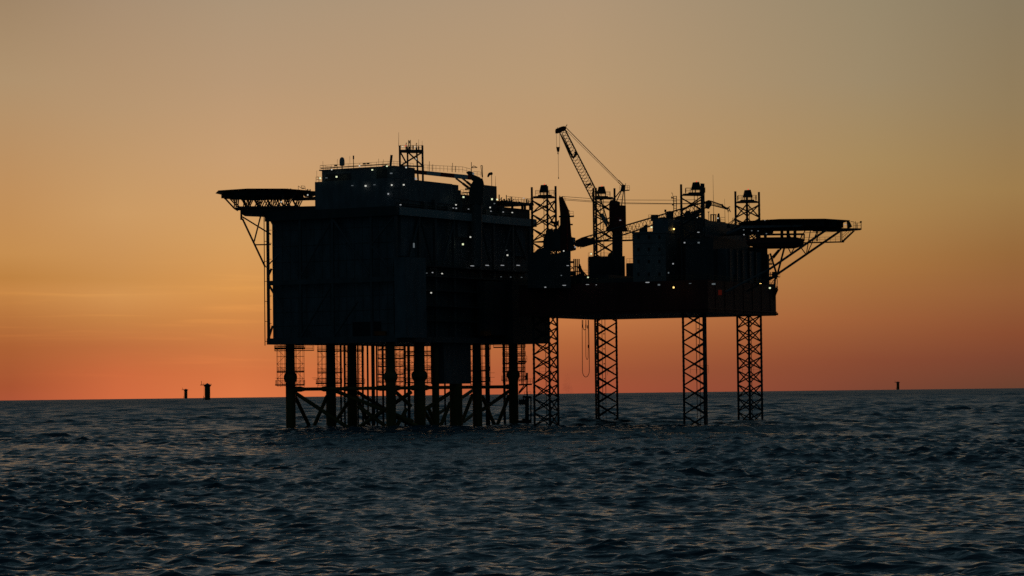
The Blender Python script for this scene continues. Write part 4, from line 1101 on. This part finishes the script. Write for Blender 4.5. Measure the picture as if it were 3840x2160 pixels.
mb = MB(); mb.vprism([(2722, 875), (2770, 842), (2790, 834), (2850, 834), (2850, 862), (2900, 866), (2900, 874), (2722, 880)], YR + 3, 6); mb.obj('stair_landing', M['dark'], g)
mb = MB()
for x0, y0, x1, y1 in ((2738, 856, 2764, 826), (2742, 858, 2768, 830), (2735, 845, 2762, 817), (2733, 838, 2760, 817)): mb.bar(W(x0, y0, YR), W(x1, y1, YR), .1)
for x in (2747, 2754, 2761): mb.bar(W(x, 840 - (x - 2747), YR), W(x, 818, YR), .05)
mb.bar(W(2747, 818, YR), W(2762, 817, YR), .06); mb.obj('stair', M['rail'], g)
mb = MB(); mb.vprism([(3052, 862), (3142, 855), (3231, 856), (3231, 861), (3170, 866), (3052, 866)], YR, 3.0); mb.obj('end_platform', M['dark'], g)
mb = MB().rail([W(3200, 856, YR - 1.5), W(3230, 856, YR - 1.5), W(3230, 856, YR + 1.5)], 1.4, .9, .06)
for x, y in ((3207, 830), (3213, 838), (3229, 831)): mb.bar(W(x, 856, YR), W(x, y, YR), .09)
mb.path([W(3190, 831, YR), W(3202, 832, YR)], .08); mb.box(W(3228, 832, YR), .5, .3, .4); mb.vprism([(3178, 828), (3186, 829), (3196, 850), (3180, 858)], YR, 2)
mb.obj('end_railing', M['rail'], g)
mb = MB(); mb.vprism([(3015, 908), (3166, 904.5), (3166, 908.5), (3015, 912)], YR - 2, 1.4); wk = mb.obj('lower_walkway', M['dark'], g)
mb = MB().rail([W(3015, 908, YR - 2.6), W(3153, 905, YR - 2.6)], 1.2, 1.3, .05)
mb.bar(W(3018, 873, YR - 2.6), W(3155, 868, YR - 2.6), .06); mb.obj('railing', M['rail'], g, wk)
mb = MB()
for x0, y0, x1, y1 in ((3157, 906, 3200, 866), (3161, 907, 3204, 866)): mb.bar(W(x0, y0, YR - 2), W(x1, y1, YR - 2), .13)
for k in range(8):
    t = k / 7; mb.bar(W(3157 + 43 * t, 892 - 38 * t, YR - 2), W(3161 + 43 * t, 906 - 40 * t, YR - 2), .04)
for x0, y0, x1, y1 in ((3157, 892, 3196, 858), (3155, 885, 3190, 855)): mb.bar(W(x0, y0, YR - 2), W(x1, y1, YR - 2), .05)
mb.obj('stair', M['rail'], g)
for x0, y0, x1, y1, Y in ((2912, 1030, 3150, 867, YR - 6), (2650, 1160, 2912, 1030, 733), (2660, 1148, 2886, 1009, 728), (2886, 1009, 3096, 864, YR - 12)):
    if x0 < 2700: continue
    MB().bar(W(x0, y0, Y), W(x1, y1, YR - 4 if Y > 734 else YR - 9), .30, 10).obj('support_strut', M['grey2'], g)
MB().bar(W(2886, 1009, 729), W(2720, 1095, 722), .28, 10).obj('support_strut', M['grey2'], g)
MB().bar(W(2912, 1030, 735), W(2800, 1092, 742), .28, 10).obj('support_strut', M['grey2'], g)
for x0, y0, x1, y1, r in ((2941, 930, 2915, 1030, .26), (2888, 950, 2913, 1030, .26), (2965, 949, 2948, 912, .14), (2968, 947, 3020, 864, .14), (3021, 952, 3003, 927, .14), (3024, 951, 3039, 864, .13), (3027, 951, 3064, 869, .13), (2903, 1082, 2908, 1036, .26), (2900, 968, 2930, 930, .25), (2884, 977, 2920, 936, .2)):
    MB().bar(W(x0, y0, YR - 6), W(x1, y1, YR - 6), r, 8).obj('truss_member', M['grey2'], g)
for x in (3061, 3066, 3152, 3157): MB().bar(W(x, 868, YR - 2), W(x, 905, YR - 2), .13).obj('truss_member', M['grey2'], g)
mb = MB().vprism([(2897, 1019), (2910, 1019), (2918, 1036), (2912, 1046), (2904, 1040), (2896, 1036)], YR - 6, 1.4); mb.vprism([(2910, 1037), (2926, 1037), (2926, 1039), (2910, 1040)], YR - 6, 1.4); mb.rail([W(2912, 1037, YR - 6.5), W(2925, 1037, YR - 6.5)], 1, .5, .04)
mb.path([W(2914, 1043, YR - 6), W(2915, 1057, YR - 6), W(2914, 1070, YR - 6), W(2914, 1084, YR - 6)], .1); mb.box(W(2914, 1079, YR - 6), .4, .3, .8)
for x0, y0, x1, y1, r in ((2884, 990, 2896, 990, .2), (2884, 1028, 2902, 1030, .12), (2884, 1041, 2900, 1041, .3), (2884, 1050, 2904, 1040, .2), (2884, 1068, 2903, 1068, .22), (2890, 1066, 2905, 1046, .08), (2899, 965, 2899, 1000, .08), (2890, 1020, 2890, 1040, .12), (2888, 975, 2888, 990, .06), (2892, 975, 2892, 990, .06)): mb.bar(W(x0, y0, YR - 6), W(x1, y1, YR - 6), r)
mb.obj('strut_node', M['dark'], g)
mb = MB()
for k in range(22):
    x = 2860 + k * 15 + random.uniform(-4, 4); mb.box(W(x, 828 - 3 * math.sin(math.pi * (x - 2760) / 420), YR - 11), .3, .3, .35)
mb.obj('deck_light', M['dark'], g)
MB().box(W(3170, 842, YR - 9), .7, .2, .12).obj('tube_light', M['tube'], g)
for px, py, k in ((2789, 862, 'dim'), (2790, 880, 'tube'), (2843, 866, 'dim'), (2874, 876, 'dim'), (2819, 865, 'dim'), (2868, 826, 'dim')): lampY(px, py, YR - 13, g, k, .4, .3)
# ---- lifeboat below it
YL = 733
g = thing('lifeboat', W(2930, 932, YL), 'dark closed lifeboat hanging in davits under the right helideck', 'lifeboat')
a = W(2800, 932, YL); b = W(3014, 912, YL); Lb = b.x - a.x; mb = MB(); n = 14; rings = 18; vs = []; fs = []
zb, zt_ = W(2900, 933, YL).z, W(2960, 889, YL).z; hh = (zt_ - zb) / 2; zc = (zb + zt_) / 2
for i in range(rings + 1):
    u = i / rings; x = a.x + Lb * u
    k = min(1.0, .25 + 1.5 * min(u * 2.2, (1 - u) * 3.4)) if 0 < u < 1 else .12
    k = min(1.0, k); kb = k if u < .5 else min(1, .35 + .65 * k)
    for j in range(n):
        t = 2 * math.pi * j / n; cz = math.sin(t); cyy = math.cos(t)
        zz = zc + hh * (1 if cz > 0 else 1) * math.copysign(abs(cz) ** .55, cz) * (kb if cz < 0 else (.55 + .45 * k))
        vs.append((x, YL + 1.9 * k * math.copysign(abs(cyy) ** .7, cyy), zz))
for i in range(rings):
    for j in range(n): fs.append((i * n + j, i * n + (j + 1) % n, (i + 1) * n + (j + 1) % n, (i + 1) * n + j))
fs.append(tuple(range(n - 1, -1, -1))); fs.append(tuple(range(rings * n, rings * n + n)))
mb.add(vs, fs); lbh = mb.obj('hull', M['maroon'], g)
mb = MB().bar(W(2810, 912, YL - 1.95), W(3008, 909, YL - 1.95), .12); mb.obj('fender', M['black'], g)
mb = MB()
for x in (2932, 2955, 2981, 2870, 2840): mb.bar(W(x, 862, YL), W(x, 893, YL), .42, 8)
mb.bar(W(2840, 880, YL), W(3016, 878, YL), .28, 8); mb.path([W(3016, 877, YL), W(3015, 904, YL)], .2); mb.bar(W(3004, 880, YL), W(3011, 900, YL), .1); mb.bar(W(2957, 880, YL), W(2966, 893, YL), .2)
mb.obj('davit', M['dark'], g)

# ================================================================== far off: turbine foundations
def pile(label, px, D, first=None):
    p = W(px, 1480, D); z = -D * D / (2 * REARTH)
    if first: 
        o = copy_tree(first); o.location = (p.x, D, z); o['label'] = label; return o
    o = thing('monopile_foundation', V((p.x, D, z)), label, 'foundation', 'distant turbine foundations on the horizon')
    c = V((p.x, D, z))
    MB().lathe(c, [(4.2, -8), (4.2, 7), (4.3, 7.2), (4.2, 20), (4.2, 23)], 20).obj('pile', M['yellow'], o)
    mb = MB().lathe(c, [(4.2, 20.5), (5.6, 22.6), (6.3, 23.3), (6.3, 24.0)], 20); mb.prism([c + V(v) for v in ((-4, -1.3, 23.2), (-11, -1.3, 23.2), (-11, 1.3, 23.2), (-4, 1.3, 23.2))], (0, 0, 1.0)); mb.obj('work_platform', M['dark'], o)
    mb = MB()
    for k in range(14):
        t = 2 * math.pi * k / 14; mb.bar(c + V((6.2 * math.cos(t), 6.2 * math.sin(t), 24)), c + V((6.2 * math.cos(t), 6.2 * math.sin(t), 25.4)), .12, 4)
        t2 = t + 2 * math.pi / 14; mb.bar(c + V((6.2 * math.cos(t), 6.2 * math.sin(t), 25.4)), c + V((6.2 * math.cos(t2), 6.2 * math.sin(t2), 25.4)), .1, 4)
    mb.obj('railing', M['rail'], o)
    MB().lathe(c, [(3.9, 24), (3.0, 24.9), (1.4, 25.7), (.8, 26.4), (.3, 26.5)], 16).obj('cover', M['grey'], o)
    mb = MB().bar(c + V((-8.6, 0, 24)), c + V((-9.3, 0, 30)), .45, 8, .3); mb.bar(c + V((-5.8, 0, 24)), c + V((-6.0, 0, 27)), .15); mb.obj('davit_crane', M['yellow'], o)
    mb = MB().bar(c + V((-5.2, -1, -3)), c + V((-5.2, -1, 22)), .16); mb.bar(c + V((-5.9, -1, -3)), c + V((-5.9, -1, 7)), .3); mb.box(c + V((-5.2, -1, 4)), 1.8, 1.4, 1.2); mb.obj('ladder', M['dark'], o)
    return o
f = pile('larger of the two stubby turbine foundations on the left horizon', 778, 4400)
pile('smaller of the two stubby turbine foundations on the left horizon', 697, 7600, f)
pile('tiny stubby turbine foundation alone on the right horizon', 3368, 9000, f)

# ---- thin spray drifting off the discharge beside the first lattice leg
sp = W(2128, 1596, 741)
mb = MB().lathe((sp.x, sp.y, 0), [(2.2, .2), (3.0, 2), (2.6, 5), (1.9, 8.5), (.9, 12.5), (.2, 14)], 20)
so = mb.obj('spray_mist', M['white'], base=(sp.x, sp.y, 0))
so['kind'] = 'stuff'; so['label'] = 'faint spray drifting in the air beside a lattice leg, just above the sea'
vm = bpy.data.materials.new('spray_mist'); vm.use_nodes = True
vt = vm.node_tree; vt.nodes.clear()
pv = vt.nodes.new('ShaderNodeVolumePrincipled'); pv.inputs['Color'].default_value = (.8, .8, .8, 1)
tcv = vt.nodes.new('ShaderNodeTexCoord'); nv = vt.nodes.new('ShaderNodeTexNoise'); nv.inputs['Scale'].default_value = .35; nv.inputs['Detail'].default_value = 3
vt.links.new(tcv.outputs['Object'], nv.inputs['Vector'])
mv = vt.nodes.new('ShaderNodeMapRange'); vt.links.new(nv.outputs[0], mv.inputs[0])
for i_, v_ in enumerate((.42, .7, 0.0, .07)): mv.inputs[i_ + 1].default_value = v_
vt.links.new(mv.outputs[0], pv.inputs['Density'])
ov = vt.nodes.new('ShaderNodeOutputMaterial'); vt.links.new(pv.outputs[0], ov.inputs['Volume'])
so.data.materials.clear(); so.data.materials.append(vm)
